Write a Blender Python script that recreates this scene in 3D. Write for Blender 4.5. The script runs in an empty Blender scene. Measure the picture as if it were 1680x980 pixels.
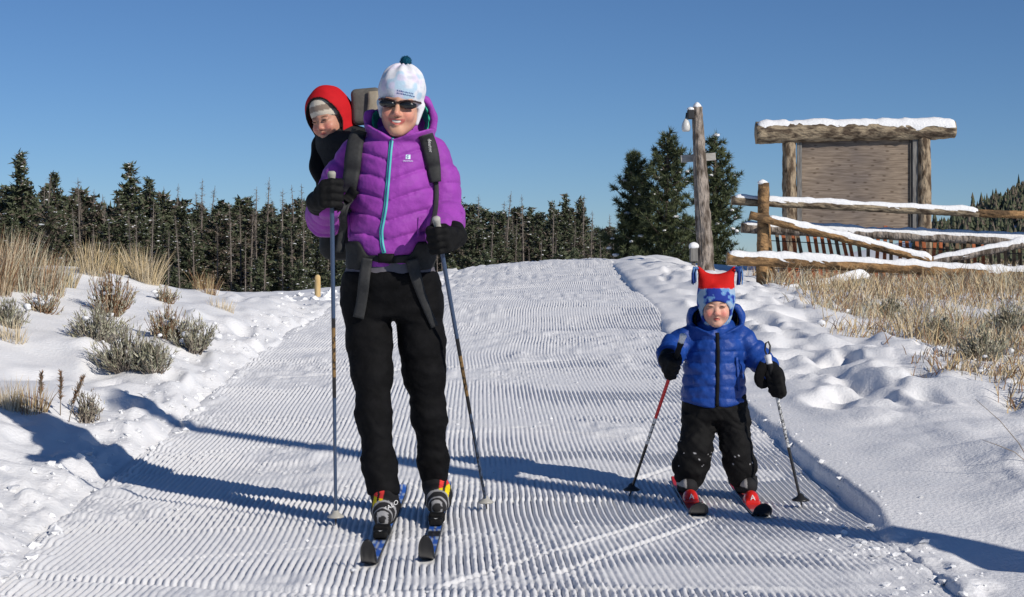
import bpy, bmesh, math, random
import numpy as np
from mathutils import Vector, Matrix, Quaternion

scene = bpy.context.scene
COL = scene.collection

# ------------------------------------------------------------------ camera
F_PX, HOR, CX, CAM_H = 2800.0, 425.0, 840.0, 1.0      # focal length in photo pixels, horizon row, centre column, height
cam_d = bpy.data.cameras.new('camera')
cam_d.sensor_width = 36.0
cam_d.lens = 36.0 * F_PX / 1680.0
cam_d.shift_y = -(490.0 - HOR) / 1680.0
cam_d.clip_start = 0.1
cam_d.clip_end = 6000.0
cam = bpy.data.objects.new('camera', cam_d)
cam.location = (0, 0, CAM_H)
cam.rotation_euler = (math.radians(90), 0, 0)
COL.objects.link(cam)
scene.camera = cam

# ------------------------------------------------------------------ sky, sun, exposure
SUN_EL = math.radians(30.0)
SH = Vector((-0.73, 0.683, 0)).normalized()           # horizontal direction in which shadows fall
world = bpy.data.worlds.new('World')
scene.world = world
world.use_nodes = True
wn = world.node_tree
bg = wn.nodes['Background']
sky = wn.nodes.new('ShaderNodeTexSky')
sky.sky_type = 'NISHITA'
sky.sun_disc = False
sky.sun_elevation = SUN_EL
sky.sun_rotation = math.atan2(-SH.x, -SH.y)
sky.altitude = 2000.0
sky.air_density = 0.9
sky.dust_density = 0.0
sky.ozone_density = 8.0
wn.links.new(sky.outputs[0], bg.inputs[0])
bg.inputs[1].default_value = 0.074
sun_d = bpy.data.lights.new('sun', 'SUN')
sun_d.energy = 4.0
sun_d.angle = math.radians(0.53)
sun_d.color = (1.0, 0.93, 0.83)
sun = bpy.data.objects.new('sun', sun_d)
ldir = Vector((SH.x * math.cos(SUN_EL), SH.y * math.cos(SUN_EL), -math.sin(SUN_EL)))
sun.rotation_euler = ldir.to_track_quat('-Z', 'Y').to_euler()
sun.location = (20, -20, 20)
COL.objects.link(sun)
scene.view_settings.view_transform = 'Standard'
scene.view_settings.look = 'None'
scene.view_settings.gamma = 1.0
scene.view_settings.exposure = 0.0
scene.view_settings.use_curve_mapping = False
scene.cycles.max_bounces = 6
scene.cycles.diffuse_bounces = 1

# ------------------------------------------------------------------ helpers
R = np.random.default_rng(7)
random.seed(7)

def at(px, py, d):
    """photo pixel and distance -> point in the place"""
    return np.array(((px - CX) / F_PX * d, d, CAM_H - (py - HOR) / F_PX * d))

def _hash(ix, iy, iz):
    h = (ix.astype(np.int64) * 374761393 + iy.astype(np.int64) * 668265263 + iz.astype(np.int64) * 2147483647) & 0xffffffff
    h = ((h ^ (h >> 13)) * 1274126177) & 0xffffffff
    h = (h ^ (h >> 16)) & 0xffffff
    return h.astype(np.float32) / np.float32(0x7fffff) - 1.0

def noise3(x, y, z):
    x, y, z = np.broadcast_arrays(np.asarray(x, np.float64), np.asarray(y, np.float64), np.asarray(z, np.float64))
    ix, iy, iz = np.floor(x), np.floor(y), np.floor(z)
    fx, fy, fz = x - ix, y - iy, z - iz
    ux, uy, uz = [f * f * f * (f * (f * 6 - 15) + 10) for f in (fx, fy, fz)]
    r = 0
    for a in (0, 1):
        for b in (0, 1):
            for c in (0, 1):
                w = (ux if a else 1 - ux) * (uy if b else 1 - uy) * (uz if c else 1 - uz)
                r = r + w * _hash(ix + a, iy + b, iz + c)
    return r

def noise2(x, y, s=0.0):
    x, y = np.broadcast_arrays(np.asarray(x, np.float64), np.asarray(y, np.float64))
    ix, iy = np.floor(x), np.floor(y)
    fx, fy = x - ix, y - iy
    ux, uy = [f * f * f * (f * (f * 6 - 15) + 10) for f in (fx, fy)]
    iz = np.full(x.shape, int(s))
    r = 0
    for a in (0, 1):
        for b in (0, 1):
            r = r + (ux if a else 1 - ux) * (uy if b else 1 - uy) * _hash(ix + a, iy + b, iz)
    return r

def fbm2(x, y, s=0, o=3):
    r, a = 0, 1.0
    for i in range(o):
        r = r + a * noise2(x * 2 ** i, y * 2 ** i, s + 17 * i); a *= .5
    return r

def sstep(a, b, x):
    t = np.clip((x - a) / (b - a), 0, 1)
    return t * t * (3 - 2 * t)

def mesh_np(name, V, faces, mats=(), fmat=None, smooth=True, col=None):
    """faces: list of (n,3)/(n,4) index arrays; fmat: list of matching material indices"""
    V = np.asarray(V, np.float32)
    me = bpy.data.meshes.new(name)
    faces = [np.asarray(f, np.int32) for f in faces if len(f)]
    nl = sum(f.size for f in faces); npoly = sum(len(f) for f in faces)
    me.vertices.add(len(V)); me.vertices.foreach_set('co', V.ravel())
    me.loops.add(nl); me.loops.foreach_set('vertex_index', np.concatenate([f.ravel() for f in faces]))
    me.polygons.add(npoly)
    cnt = np.concatenate([np.full(len(f), f.shape[1], np.int32) for f in faces])
    st = np.concatenate([[0], np.cumsum(cnt)[:-1]]).astype(np.int32)
    me.polygons.foreach_set('loop_start', st)
    try:
        me.polygons.foreach_set('loop_total', cnt)
    except Exception:
        pass
    for m in mats:
        me.materials.append(m)
    if fmat is not None:
        mi = np.concatenate([np.broadcast_to(np.asarray(q, np.int32), (len(f),)) for q, f in zip(fmat, faces)])
        me.polygons.foreach_set('material_index', mi)
    me.polygons.foreach_set('use_smooth', np.full(npoly, bool(smooth)))
    me.update(calc_edges=True)
    me.validate()
    if col is not None:
        a = me.color_attributes.new('Col', 'FLOAT_COLOR', 'POINT')
        c = np.ones((len(V), 4), np.float32); c[:, :3] = col
        a.data.foreach_set('color', c.ravel())
    return me

def tag(o, label=None, cat=None, group=None, kind=None):
    if label: o['label'] = label
    if cat: o['category'] = cat
    if group: o['group'] = group
    if kind: o['kind'] = kind
    return o

def obj(name, me, parent=None, world=True):
    o = bpy.data.objects.new(name, me); COL.objects.link(o)
    if parent is not None:
        o.parent = parent
        if world:      # mesh made in place: undo the chain of parent offsets
            off = Vector((0, 0, 0)); p = parent
            while p is not None:
                off += p.location; p = p.parent
            if parent.type == 'EMPTY' and parent.parent is None:
                o.matrix_parent_inverse = Matrix.Translation(-parent.location)
    return o

def thing(name, label, cat, loc=(0, 0, 0), group=None):
    o = bpy.data.objects.new(name, None); COL.objects.link(o)
    o.empty_display_size = .1
    o.location = Vector([float(v) for v in loc])
    return tag(o, label, cat, group)

def copy_tree(o, parent=None):
    c = o.copy(); COL.objects.link(c)
    if parent is not None: c.parent = parent
    for ch in o.children: copy_tree(ch, c)
    return c

# ------------------------------------------------------------------ materials
def lin(r, g, b):
    f = lambda v: (v / 255 / 12.92) if v / 255 <= .04045 else ((v / 255 + .055) / 1.055) ** 2.4
    return (f(r), f(g), f(b))

def pmat(name, c1, c2=None, scale=12.0, stretch=(1, 1, 1), rough=.7, bump=0.0, bscale=60.0, bdist=.004, spec=.3,
         sheen=0.0, coat=0.0, attr=False, detail=4.0, pos=(.35, .65), sss=0.0, metal=0.0, bstretch=None, var=.0):
    m = bpy.data.materials.new(name); m.use_nodes = True
    nt = m.node_tree; b = nt.nodes['Principled BSDF']; N = nt.nodes.new; L = nt.links.new
    b.inputs['Roughness'].default_value = rough
    b.inputs['Specular IOR Level'].default_value = spec
    b.inputs['Metallic'].default_value = metal
    if sheen: b.inputs['Sheen Weight'].default_value = sheen
    if coat: b.inputs['Coat Weight'].default_value = coat
    if sss:
        b.inputs['Subsurface Weight'].default_value = sss
        b.inputs['Subsurface Scale'].default_value = .01
        b.inputs['Subsurface Radius'].default_value = (1, .35, .2)
    tc = N('ShaderNodeTexCoord'); mp = N('ShaderNodeMapping'); mp.inputs['Scale'].default_value = stretch
    L(tc.outputs['Object'], mp.inputs['Vector'])
    if attr:
        at_ = N('ShaderNodeAttribute'); at_.attribute_name = 'Col'; src = at_.outputs['Color']
        if var:
            n = N('ShaderNodeTexNoise'); n.inputs['Scale'].default_value = scale; n.inputs['Detail'].default_value = detail
            L(mp.outputs[0], n.inputs['Vector'])
            mr = N('ShaderNodeMapRange'); mr.inputs[1].default_value = .3; mr.inputs[2].default_value = .7
            mr.inputs[3].default_value = 1 - var; mr.inputs[4].default_value = 1 + var
            L(n.outputs[0], mr.inputs[0])
            mx = N('ShaderNodeVectorMath'); mx.operation = 'SCALE'; L(src, mx.inputs[0]); L(mr.outputs[0], mx.inputs['Scale']); src = mx.outputs[0]
        L(src, b.inputs['Base Color'])
    elif c2 is None:
        b.inputs['Base Color'].default_value = (*c1, 1)
    else:
        n = N('ShaderNodeTexNoise'); n.inputs['Scale'].default_value = scale; n.inputs['Detail'].default_value = detail
        L(mp.outputs[0], n.inputs['Vector'])
        cr = N('ShaderNodeValToRGB'); cr.color_ramp.elements[0].position = pos[0]; cr.color_ramp.elements[1].position = pos[1]
        cr.color_ramp.elements[0].color = (*c1, 1); cr.color_ramp.elements[1].color = (*c2, 1)
        L(n.outputs[0], cr.inputs[0]); L(cr.outputs[0], b.inputs['Base Color'])
    if bump:
        n2 = N('ShaderNodeTexNoise'); n2.inputs['Scale'].default_value = bscale; n2.inputs['Detail'].default_value = 5
        if bstretch:
            mp2 = N('ShaderNodeMapping'); mp2.inputs['Scale'].default_value = bstretch; L(tc.outputs['Object'], mp2.inputs['Vector']); L(mp2.outputs[0], n2.inputs['Vector'])
        else:
            L(mp.outputs[0], n2.inputs['Vector'])
        bp = N('ShaderNodeBump'); bp.inputs['Strength'].default_value = bump; bp.inputs['Distance'].default_value = bdist
        L(n2.outputs[0], bp.inputs['Height']); L(bp.outputs[0], b.inputs['Normal'])
    return m

M = {}
M['snow'] = pmat('snow', (.80, .81, .83), (.86, .86, .87), scale=6, rough=.55, bump=.5, bscale=55, bdist=.012, spec=.25)
M['snow_groomed'] = pmat('snow_groomed', (.80, .81, .83), (.86, .86, .87), scale=30, rough=.55, bump=.55, bscale=130, bdist=.006, spec=.25)
M['snow_cap'] = pmat('snow_cap', (.84, .85, .87), rough=.55, bump=.5, bscale=30, bdist=.02, spec=.25)
M['log'] = pmat('log', (.10, .072, .05), (.36, .285, .20), scale=14, stretch=(1, 1, .4), rough=.9, bump=1, bscale=26, bdist=.05, spec=.1, detail=8, pos=(.40, .58))
M['log_beam'] = pmat('log_beam', (.10, .075, .055), (.37, .30, .21), scale=14, stretch=(.35, 1, 1), rough=.9, bump=1, bscale=26, bdist=.05, spec=.1, detail=8, pos=(.40, .58))
M['log_orange'] = pmat('log_orange', (.13, .085, .05), (.40, .24, .115), scale=9, stretch=(.5, 1, 1), rough=.9, bump=1, bscale=28, bdist=.04, spec=.1, detail=8, pos=(.40, .58))
M['log_grey'] = pmat('log_grey', (.10, .08, .065), (.36, .31, .27), scale=13, stretch=(1, 1, .35), rough=.9, bump=1, bscale=24, bdist=.05, spec=.1, detail=8, pos=(.40, .60))
M['end_grain'] = pmat('end_grain', (.30, .22, .14), (.42, .33, .22), scale=25, rough=.9, spec=.1)
# ------------------------------------------------------------------ terrain
_zy = np.array([-20, 0, 3, 5, 6.6, 7.2, 9, 10.3, 12.4, 15.8, 19.7, 23, 26, 28.5, 31, 35, 42, 55, 80, 120, 250, 5000.])
_zz = np.array([-.05, -.04, -.02, -.005, 0, .015, .11, .18, .31, .56, .735, .87, .955, .97, .93, .70, .15, -.8, -2.0, -2.6, -3.0, -3.])
_ty = np.geomspace(1.0, 5001, 4000) - 1
_tz = np.interp(_ty, _zy, _zz)
for _ in range(3):
    k = np.ones(31) / 31
    _tz = np.convolve(np.pad(_tz, 15, mode='edge'), k, 'valid')
def zc(y): return np.interp(y, _ty, _tz)
_ey = [0, 5.2, 5.9, 6.6, 9.0, 12.4, 15.8, 19.7, 27, 35, 60]
def tilt(x, y):      # the far part of the slope leans down to the left
    t = np.log1p(np.exp(np.clip((.7 - x) / .25, -40, 40))) * .25
    return -.11 * sstep(13, 24, y) * np.minimum(t, 4.5)
def z_right(y): return np.interp(y, [0, 5, 6.6, 9, 12, 15, 18, 22, 26, 31, 35], [.05, .08, .10, .17, .30, .43, .52, .60, .66, .66, .5])
def xL(y): return np.interp(y, _ey, [-1.5, -1.57, -1.66, -1.74, -1.78, -1.86, -1.75, -1.45, -.7, -.4, 0])
def xR(y): return np.interp(y, _ey, [1.3, 1.33, 1.36, 1.37, 1.32, 1.25, 1.30, 1.33, 1.5, 1.8, 3])

def footprints():
    r = np.random.default_rng(11); out = []
    # a walked line beside the groomed strip, and scattered holes
    for i in range(16):
        y = 9.6 + i * .58
        out.append((1.95 + .12 * (i % 2) + .02 * (y - 9) + r.normal(0, .06), y + r.normal(0, .10), .11 + .05 * r.random(), .16 + .1 * r.random(), .05 + r.random() * .05))
    for i in range(110):
        y = 9.3 + r.random() ** 1.2 * 13
        out.append((xR(y) + .35 + r.random() * 1.9, y, .05 + r.random() * .11, .07 + r.random() * .2, .02 + r.random() * .055))
    for i in range(40):
        y = 7 + r.random() * 10
        out.append((xL(y) - .15 - r.random() * .8, y, .06 + r.random() * .1, .1 + r.random() * .15, .02 + r.random() * .035))
    return out
FOOT = footprints()

def ground(x, y):
    """height of the undisturbed snow beside the strip (and what lies under it)"""
    x, y = np.broadcast_arrays(np.asarray(x, float), np.asarray(y, float))
    shp = x.shape
    x, y = np.atleast_1d(x), np.atleast_1d(y)
    l, r_ = xL(y), xR(y)
    wob = .05 * noise2(y * 1.3, y * 0 + 3, 5) + .02 * noise2(y * 6, y * 0 + 1, 9)
    z = zc(y) + tilt(x, y)
    near = 1 - sstep(24, 34, y)
    # right hand side
    s = x - (r_ + wob * .5)
    lift = (.055 + .012 * noise2(y * 1.1, y * 0, 14)) * sstep(0, .035 + .03 * np.abs(noise2(y * 2.3, y * 0, 15)), s) * (1 - .75 * sstep(8.5, 11, y)) * sstep(5.9, 6.8, y)
    z = z + near * (lift + .03 * (1 - np.exp(-np.maximum(s, 0) / .8)) + .03 * sstep(9, 11, y) * np.maximum(noise2(x * 5, y * 3.4, 16), 0) * sstep(-.05, .1, s))
    br = near * sstep(.5, 2.1, s)
    z = z * (1 - br) + br * z_right(y)
    rm = sstep(.12, .7, s)
    big = noise2(x * .8 + 3, y * .55, 21)
    z = z + near * rm * (.055 * big + .05 * np.abs(noise2(x * 2.1 + 7, y * 1.5, 22)) * sstep(8.5, 11, y)
                         + .032 * noise2(x * 3.1, y * 2.0, 23) * (.35 + .65 * sstep(8, 10.5, y)))
    lump = np.maximum(noise2(x * 3.4 + 1.5 * noise2(x * 1.2, y, 24), y * 2.6, 25), 0)
    z = z + near * rm * .045 * lump ** 1.3 * (.55 + .45 * sstep(8.5, 10.5, y))
    drift = noise2(x * 2.3 + .8 * noise2(x * 1.7, y * 1.9, 27), y * 3.3, 28)
    z = z + near * sstep(.22, .75, s) * (1 - sstep(9, 12, y)) * (.060 * np.maximum(drift, -.12) + .014 * np.abs(noise2(x * 6, y * 7, 29)))
    z = z + near * rm * .0 + near * rm * .012 * np.abs(noise2(x * 9, y * 6, 26)) * sstep(9, 11, y)
    # drift hollow that carries the long shadow at the lower right
    z = z - .075 * np.exp(-((y - 5.75 + .30 * (x - 1.6)) / .20) ** 2) * sstep(1.36, 1.7, x)
    # left hand bank
    s2 = (l + wob) - x
    fade = 1 - sstep(14, 19, y)
    z = z + fade * (.20 * (1 - np.exp(-np.maximum(s2, 0) / .42)) + .22 * sstep(.5, 2.4, s2))
    z = z + .16 * np.exp(-((x + 4.1) / 1.15) ** 2 - ((y - 12.5) / 3.2) ** 2)
    z = z - .08 * sstep(.2, 1.5, s2) * sstep(16, 20, y) * near
    lm = sstep(.05, .5, s2) * near
    z = z + lm * (.05 * noise2(x * 1.1, y * .9, 31) + .028 * noise2(x * 2.9, y * 2.1, 32) + .008 * noise2(x * 8, y * 6, 33))
    # crest rubble and broad undulation far away
    z = z + .05 * near * sstep(16, 21, y) * np.abs(noise2(x * 3.1, y * 1.6, 41)) * (sstep(-.1, .3, np.maximum(s, s2)))
    z = z + sstep(50, 120, y) * (1 - sstep(400, 700, y)) * .7 * noise2(x * .03, y * .03, 42)
    for fx, fy, a, b, dep in (FOOT if (y < 26).any() else ()):
        q = ((x - fx) / a) ** 2 + ((y - fy) / b) ** 2
        m = q < 9
        if m.any():
            z[m] += (-dep * np.exp(-q[m] ** 1.4 * .9) + dep * .22 * np.exp(-((np.sqrt(q[m]) - 1.5) / .45) ** 2)) * (1 + .5 * noise2(x[m] * 7, y[m] * 6, 77))
    z = z + .03 * np.maximum(noise2(x * 11, y * 9, 54), -.15) * np.exp(-((s - .03) / .13) ** 2) * (1 - sstep(5.9, 6.5, y))
    # crumbled shoulder on the left edge, trodden and lumpy farther up
    z = z + near * (.045 * np.maximum(noise2(x * 8, y * 6, 51), -.1) + .02 * np.abs(noise2(x * 19, y * 13, 52))) * np.exp(-((s2 - .10) / .17) ** 2)
    z = z + near * .05 * np.maximum(noise2(x * 4.2, y * 2.4, 53), 0) ** 1.2 * sstep(0, .15, s2) * (1 - sstep(.7, 1.3, s2)) * sstep(7.5, 9, y)
    # under the groomed strip the sheet dips
    ins = sstep(0, .10, s2 * -1) * sstep(0, .07, -s)
    z = z - .13 * ins * near
    return z.reshape(shp)

def groomed(x, y):
    x, y = np.broadcast_arrays(np.asarray(x, float), np.asarray(y, float))
    xc = .5 * (xL(y) + xR(y))
    u = x - xc
    side = .010 * noise2(u * .7, y * .8, 61) + .0010 * noise2(u * 3, y * 3.2, 62)
    seg = np.floor(y * 1.6 + .35 * noise2(u * .5, y * .4, 63) + .12 * noise2(u * 1.5, 0 * y, 64))
    sh = _hash(seg, seg * 0 + 3, seg * 0)
    ph = (u + side + .006 * sh) / .0238
    amp = .0053 * (.85 + .5 * noise2(u * 1.6, y * 2.2, 65)) * (1 + .35 * _hash(seg, seg * 0 + 9, seg * 0))
    smear = sstep(.28, .7, fbm2(u * 1.1, y * 1.7, 66, 2))
    amp = np.maximum(amp, 0) * (1 - .75 * smear)
    amp = amp * (1 - .25 * sstep(14, 26, y))
    amp = amp * (1 + .25 * (1 - sstep(7, 11, y))) * (.88 + .24 * (.5 + .5 * noise2(x * 22, y * 4.5, 78)))
    far_l = sstep(11, 16, y) * sstep(.1, -.9, u + .35 * noise2(y * .7, y * 0, 73))
    amp = amp * (1 - .85 * far_l)
    chop = sstep(.30, .05, .5 + .5 * fbm2(u * 1.3 + 9, y * .9, 79, 3) - .42 * sstep(9, 19, y))
    amp = amp * (1 - .85 * chop)
    prof = 2 * np.abs(np.sin(np.pi * ph)) ** .75 - 1
    z = zc(y) + tilt(x, y) + amp * prof
    # crumbs torn off the ridges
    cr = noise2(x * 75, y * 40, 67)
    patch = sstep(-.1, .7, noise2(x * 1.9, y * 2.6, 68))
    z = z + (.0012 + .0055 * patch ** 2) * np.maximum(cr, 0) * (1 + prof) * .7
    z = z + .0010 * noise2(x * 40, y * 22, 69) + (far_l * .02 + .018 * sstep(19, 23, y)) * np.abs(noise2(x * 6, y * 3, 74)) + far_l * .008 * noise2(x * 17, y * 8, 76) + chop * (.010 * np.maximum(noise2(x * 15, y * 9, 90), -.2) + .016 * np.maximum(noise2(x * 5, y * 4, 91), 0)) + .045 * sstep(11.5, 15, y) * noise2(y * .62 + .25 * u, y * 0 + 2, 92)
    # transverse steps left by the tiller
    fr = (y * 1.05) % 1.0
    z = z + .006 * np.exp(-(((y * 1.6 + .35 * noise2(u * .5, y * .4, 63) + .12 * noise2(u * 1.5, 0 * y, 64)) % 1.0) / .09) ** 2) * (.1 + .9 * noise2(u * 2.2, y, 70)) * (1 + .8 * noise2(x * 30, y * 20, 75))
    z = z + .010 * noise2(u * .55, y * .45, 71)
    # old ski lines crossing
    for x0, y0, x1, y1, w, dp in ((-.2, 5.2, .62, 6.6, .011, .008), (.15, 5.4, .80, 6.6, .011, .008), (-1.2, 5.6, -.1, 6.15, .012, .007),
                                  (-1.5, 8.2, .2, 9.0, .015, .008), (-.6, 9.3, 1.2, 8.2, .014, .008), (-1.6, 11, 1.1, 12.3, .02, .009),
                                  (-1.2, 6.9, .2, 7.5, .012, .007), (.4, 7.2, 1.2, 8.6, .012, .007), (-1.5, 5.35, .1, 4.95, .03, .008)):
        L2 = (x1 - x0) ** 2 + (y1 - y0) ** 2
        t = np.clip(((x - x0) * (x1 - x0) + (y - y0) * (y1 - y0)) / L2, 0, 1)
        dd = np.hypot(x - x0 - t * (x1 - x0), y - y0 - t * (y1 - y0))
        z = z - dp * np.exp(-(dd / w) ** 2) + dp * .5 * np.exp(-((dd - 2 * w) / w) ** 2)
    # flattened under the skis
    for sx, a, b in ((-.462, 5.45, 7.2), (-.28, 5.5, 7.3), (.727, 6.5, 7.6), (.975, 6.5, 7.6)):
        m = np.exp(-((x - sx) / .032) ** 4) * sstep(a, a + .1, y) * (1 - sstep(b - .2, b + .2, y))
        z = z * (1 - m) + m * (zc(y) + tilt(x, y) + .010 * noise2(u * .55, y * .45, 71) - .002)
    # shoulders
    e = np.minimum(x - xL(y), xR(y) - x)
    z = z - .05 * (1 - sstep(-.12, .02, e)) + .012 * np.exp(-((x - xL(y) - .05) / .06) ** 2) * np.abs(noise2(x * 14, y * 9, 72)) * 1.6
    return z

def grid_faces(n, m):
    a = np.arange(n * m).reshape(n, m)
    return np.stack([a[:-1, :-1], a[:-1, 1:], a[1:, 1:], a[1:, :-1]], -1).reshape(-1, 4)

ys = np.concatenate([np.geomspace(1.2, 4.3, 24)[:-1], np.geomspace(4.3, 36, 390)[:-1], np.geomspace(36, 5000, 90)])
tx = np.concatenate([np.linspace(-1.6, -.38, 40)[:-1], np.linspace(-.38, .38, 540), np.linspace(.38, 1.6, 40)[1:]])
Yg, Tg = np.meshgrid(ys, tx, indexing='ij')
Xg = Tg * Yg
Vg = np.stack([Xg, Yg, ground(Xg, Yg)], -1).reshape(-1, 3)
o = obj('snow_ground', mesh_np('snow_ground', Vg, [grid_faces(len(ys), len(tx))], [M['snow']]))
tag(o, 'untracked snow on both sides of the groomed strip', kind='structure')

ty_ = np.concatenate([np.geomspace(4.2, 12, 380)[:-1], np.geomspace(12, 33, 200)])
tu = np.linspace(-.08, 1.08, 860)
Yt, Ut = np.meshgrid(ty_, tu, indexing='ij')
w_ = xR(Yt) - xL(Yt)
Xt = xL(Yt) + Ut * w_
Vt = np.stack([Xt, Yt, groomed(Xt, Yt)], -1).reshape(-1, 3)
o = obj('groomed_trail', mesh_np('groomed_trail', Vt, [grid_faces(len(ty_), len(tu))], [M['snow_groomed']]))
tag(o, 'groomed ski trail with corduroy ridges running up to the crest', kind='structure')

def tz(x, y):
    x, y = np.asarray(x, float), np.asarray(y, float)
    ins = (x > xL(y)) & (x < xR(y)) & (y < 30)
    return np.where(ins, groomed(x, y), ground(x, y))

# loose clods of snow thrown out along the edges
def ico(sub):
    bm = bmesh.new(); bmesh.ops.create_icosphere(bm, subdivisions=sub, radius=1)
    v = np.array([q.co[:] for q in bm.verts]); f = np.array([[q.index for q in p.verts] for p in bm.faces]); bm.free()
    return v, f
def scatter_blobs(P, S, seed=0, flat=.7, sub=2, rough=.35):
    v, f = ico(sub); r = np.random.default_rng(seed)
    VV, FF = [], []
    for i, (p, s) in enumerate(zip(P, S)):
        a = r.random() * 6.28; c, sn = math.cos(a), math.sin(a)
        n = 1 + rough * noise3(v[:, 0] * 1.6 + i * 7.1, v[:, 1] * 1.6, v[:, 2] * 1.6) + rough * .5 * noise3(v[:, 0] * 4 + i, v[:, 1] * 4, v[:, 2] * 4)
        q = v * n[:, None] * np.array([1, .6 + r.random() * .6, flat]) * s
        q = np.stack([q[:, 0] * c - q[:, 1] * sn, q[:, 0] * sn + q[:, 1] * c, q[:, 2]], -1)
        VV.append(q + p); FF.append(f + i * len(v))
    return np.concatenate(VV), np.concatenate(FF)
P, S = [], []
r = np.random.default_rng(5)
for i in range(760):
    y = 4.8 + 12 * r.random() ** 1.6
    x = xL(y) + (.06 - .42 * r.random() ** 1.3) + r.normal(0, .02); s = .005 + .026 * r.random() ** 4
    P.append((x, y, s * .0)); S.append(s)
for i in range(260):
    y = 4.7 + 6 * r.random() ** 2.6
    x = xR(y) + r.normal(-.04, .10); s = .005 + .013 * r.random() ** 3
    P.append((x, y, s * .2)); S.append(s)
for i in range(300):
    y = 5 + 12 * r.random() ** 1.5
    x = xL(y) + r.random() * (xR(y) - xL(y)); s = .004 + .008 * r.random() ** 3
    P.append((x, y, s * .2)); S.append(s)
for i in range(120):   # row of clods along the far left rim and the crest
    y = 18 + r.random() * 8; x = xL(y) - .3 - r.random() * 2.4; s = .03 + .05 * r.random() ** 2
    P.append((x, y, s * .2)); S.append(s)
P = np.array(P); P[:, 2] += tz(P[:, 0], P[:, 1])
V_, F_ = scatter_blobs(P, S, 3, sub=1, rough=.75, flat=.6)
o = obj('snow_clods', mesh_np('snow_clods', V_, [F_], [M['snow_cap']], smooth=False))
tag(o, 'loose clods of snow along the trail edges', 'snow', kind='stuff')

def place(px, py, lo=4.5, hi=30.0):
    """where the ray through a photo pixel meets the snow"""
    d = np.linspace(lo, hi, 500); x = (px - CX) / F_PX * d; z = CAM_H - (py - HOR) / F_PX * d
    g = tz(x, d); k = np.where(z <= g)[0]
    k = k[0] if len(k) else np.argmin(np.abs(z - g))
    return float(x[k]), float(d[k]), float(g[k])
# ------------------------------------------------------------------ trees
M['needles'] = pmat('needles', (.050, .066, .038), (.120, .134, .078), scale=3, rough=.7, spec=.2, pos=(.3, .7))
M['needles_near'] = pmat('needles_near', (.042, .062, .032), (.120, .135, .060), scale=5, rough=.65, spec=.25, pos=(.3, .7))
M['needles_brown'] = pmat('needles_brown', (.10, .082, .066), (.19, .155, .125), scale=3, rough=.85, spec=.1)
M['bark'] = pmat('bark', (.07, .055, .045), (.15, .12, .10), scale=8, rough=.9, spec=.1)
M['bark_dead'] = pmat('bark_dead', (.13, .112, .098), (.25, .215, .185), scale=4, rough=.9, spec=.1)
M['tree_snow'] = pmat('tree_snow', (.80, .82, .85), rough=.6, spec=.2)

def tube(pts, rs, n=6, cap=True, twist=0.0):
    """tapered tube along a polyline -> V, quads"""
    pts = np.asarray(pts, float); rs = np.asarray(rs, float)
    V = []
    T = np.gradient(pts, axis=0); T /= np.linalg.norm(T, axis=1)[:, None] + 1e-9
    up = np.array([0, 0, 1.0]) if abs(T[0][2]) < .9 else np.array([1.0, 0, 0])
    a = np.cross(up, T[0]); a /= np.linalg.norm(a)
    for p, t, r_ in zip(pts, T, rs):
        a = a - t * a.dot(t); a /= np.linalg.norm(a); b = np.cross(t, a)
        th = np.arange(n) * 2 * np.pi / n
        V.append(p + r_ * (np.cos(th)[:, None] * a + np.sin(th)[:, None] * b))
    V = np.concatenate(V); m = len(pts)
    i = np.arange(m - 1)[:, None] * n; j = np.arange(n)[None]
    Q = np.stack([i + j, i + (j + 1) % n, i + n + (j + 1) % n, i + n + j], -1).reshape(-1, 4)
    tris = np.zeros((0, 3), int)
    if cap:
        V = np.concatenate([V, [pts[0], pts[-1]]]); c0, c1 = len(V) - 2, len(V) - 1
        jj = np.arange(n)
        tris = np.concatenate([np.stack([np.full(n, c0), (jj + 1) % n, jj], -1),
                               np.stack([np.full(n, c1), (m - 1) * n + jj, (m - 1) * n + (jj + 1) % n], -1)])
    return V, Q, tris

def blades(base, dirs, length, width, r):
    """one thin triangle for each base point"""
    n = len(base)
    d = dirs / (np.linalg.norm(dirs, axis=1)[:, None] + 1e-9)
    s = np.cross(d, r.normal(size=(n, 3))); s /= np.linalg.norm(s, axis=1)[:, None] + 1e-9
    w = np.broadcast_to(width, (n,))[:, None] * .5; l = np.broadcast_to(length, (n,))[:, None]
    V = np.stack([base - s * w, base + s * w, base + d * l], 1).reshape(-1, 3)
    return V, np.arange(3 * n).reshape(n, 3)

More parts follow.
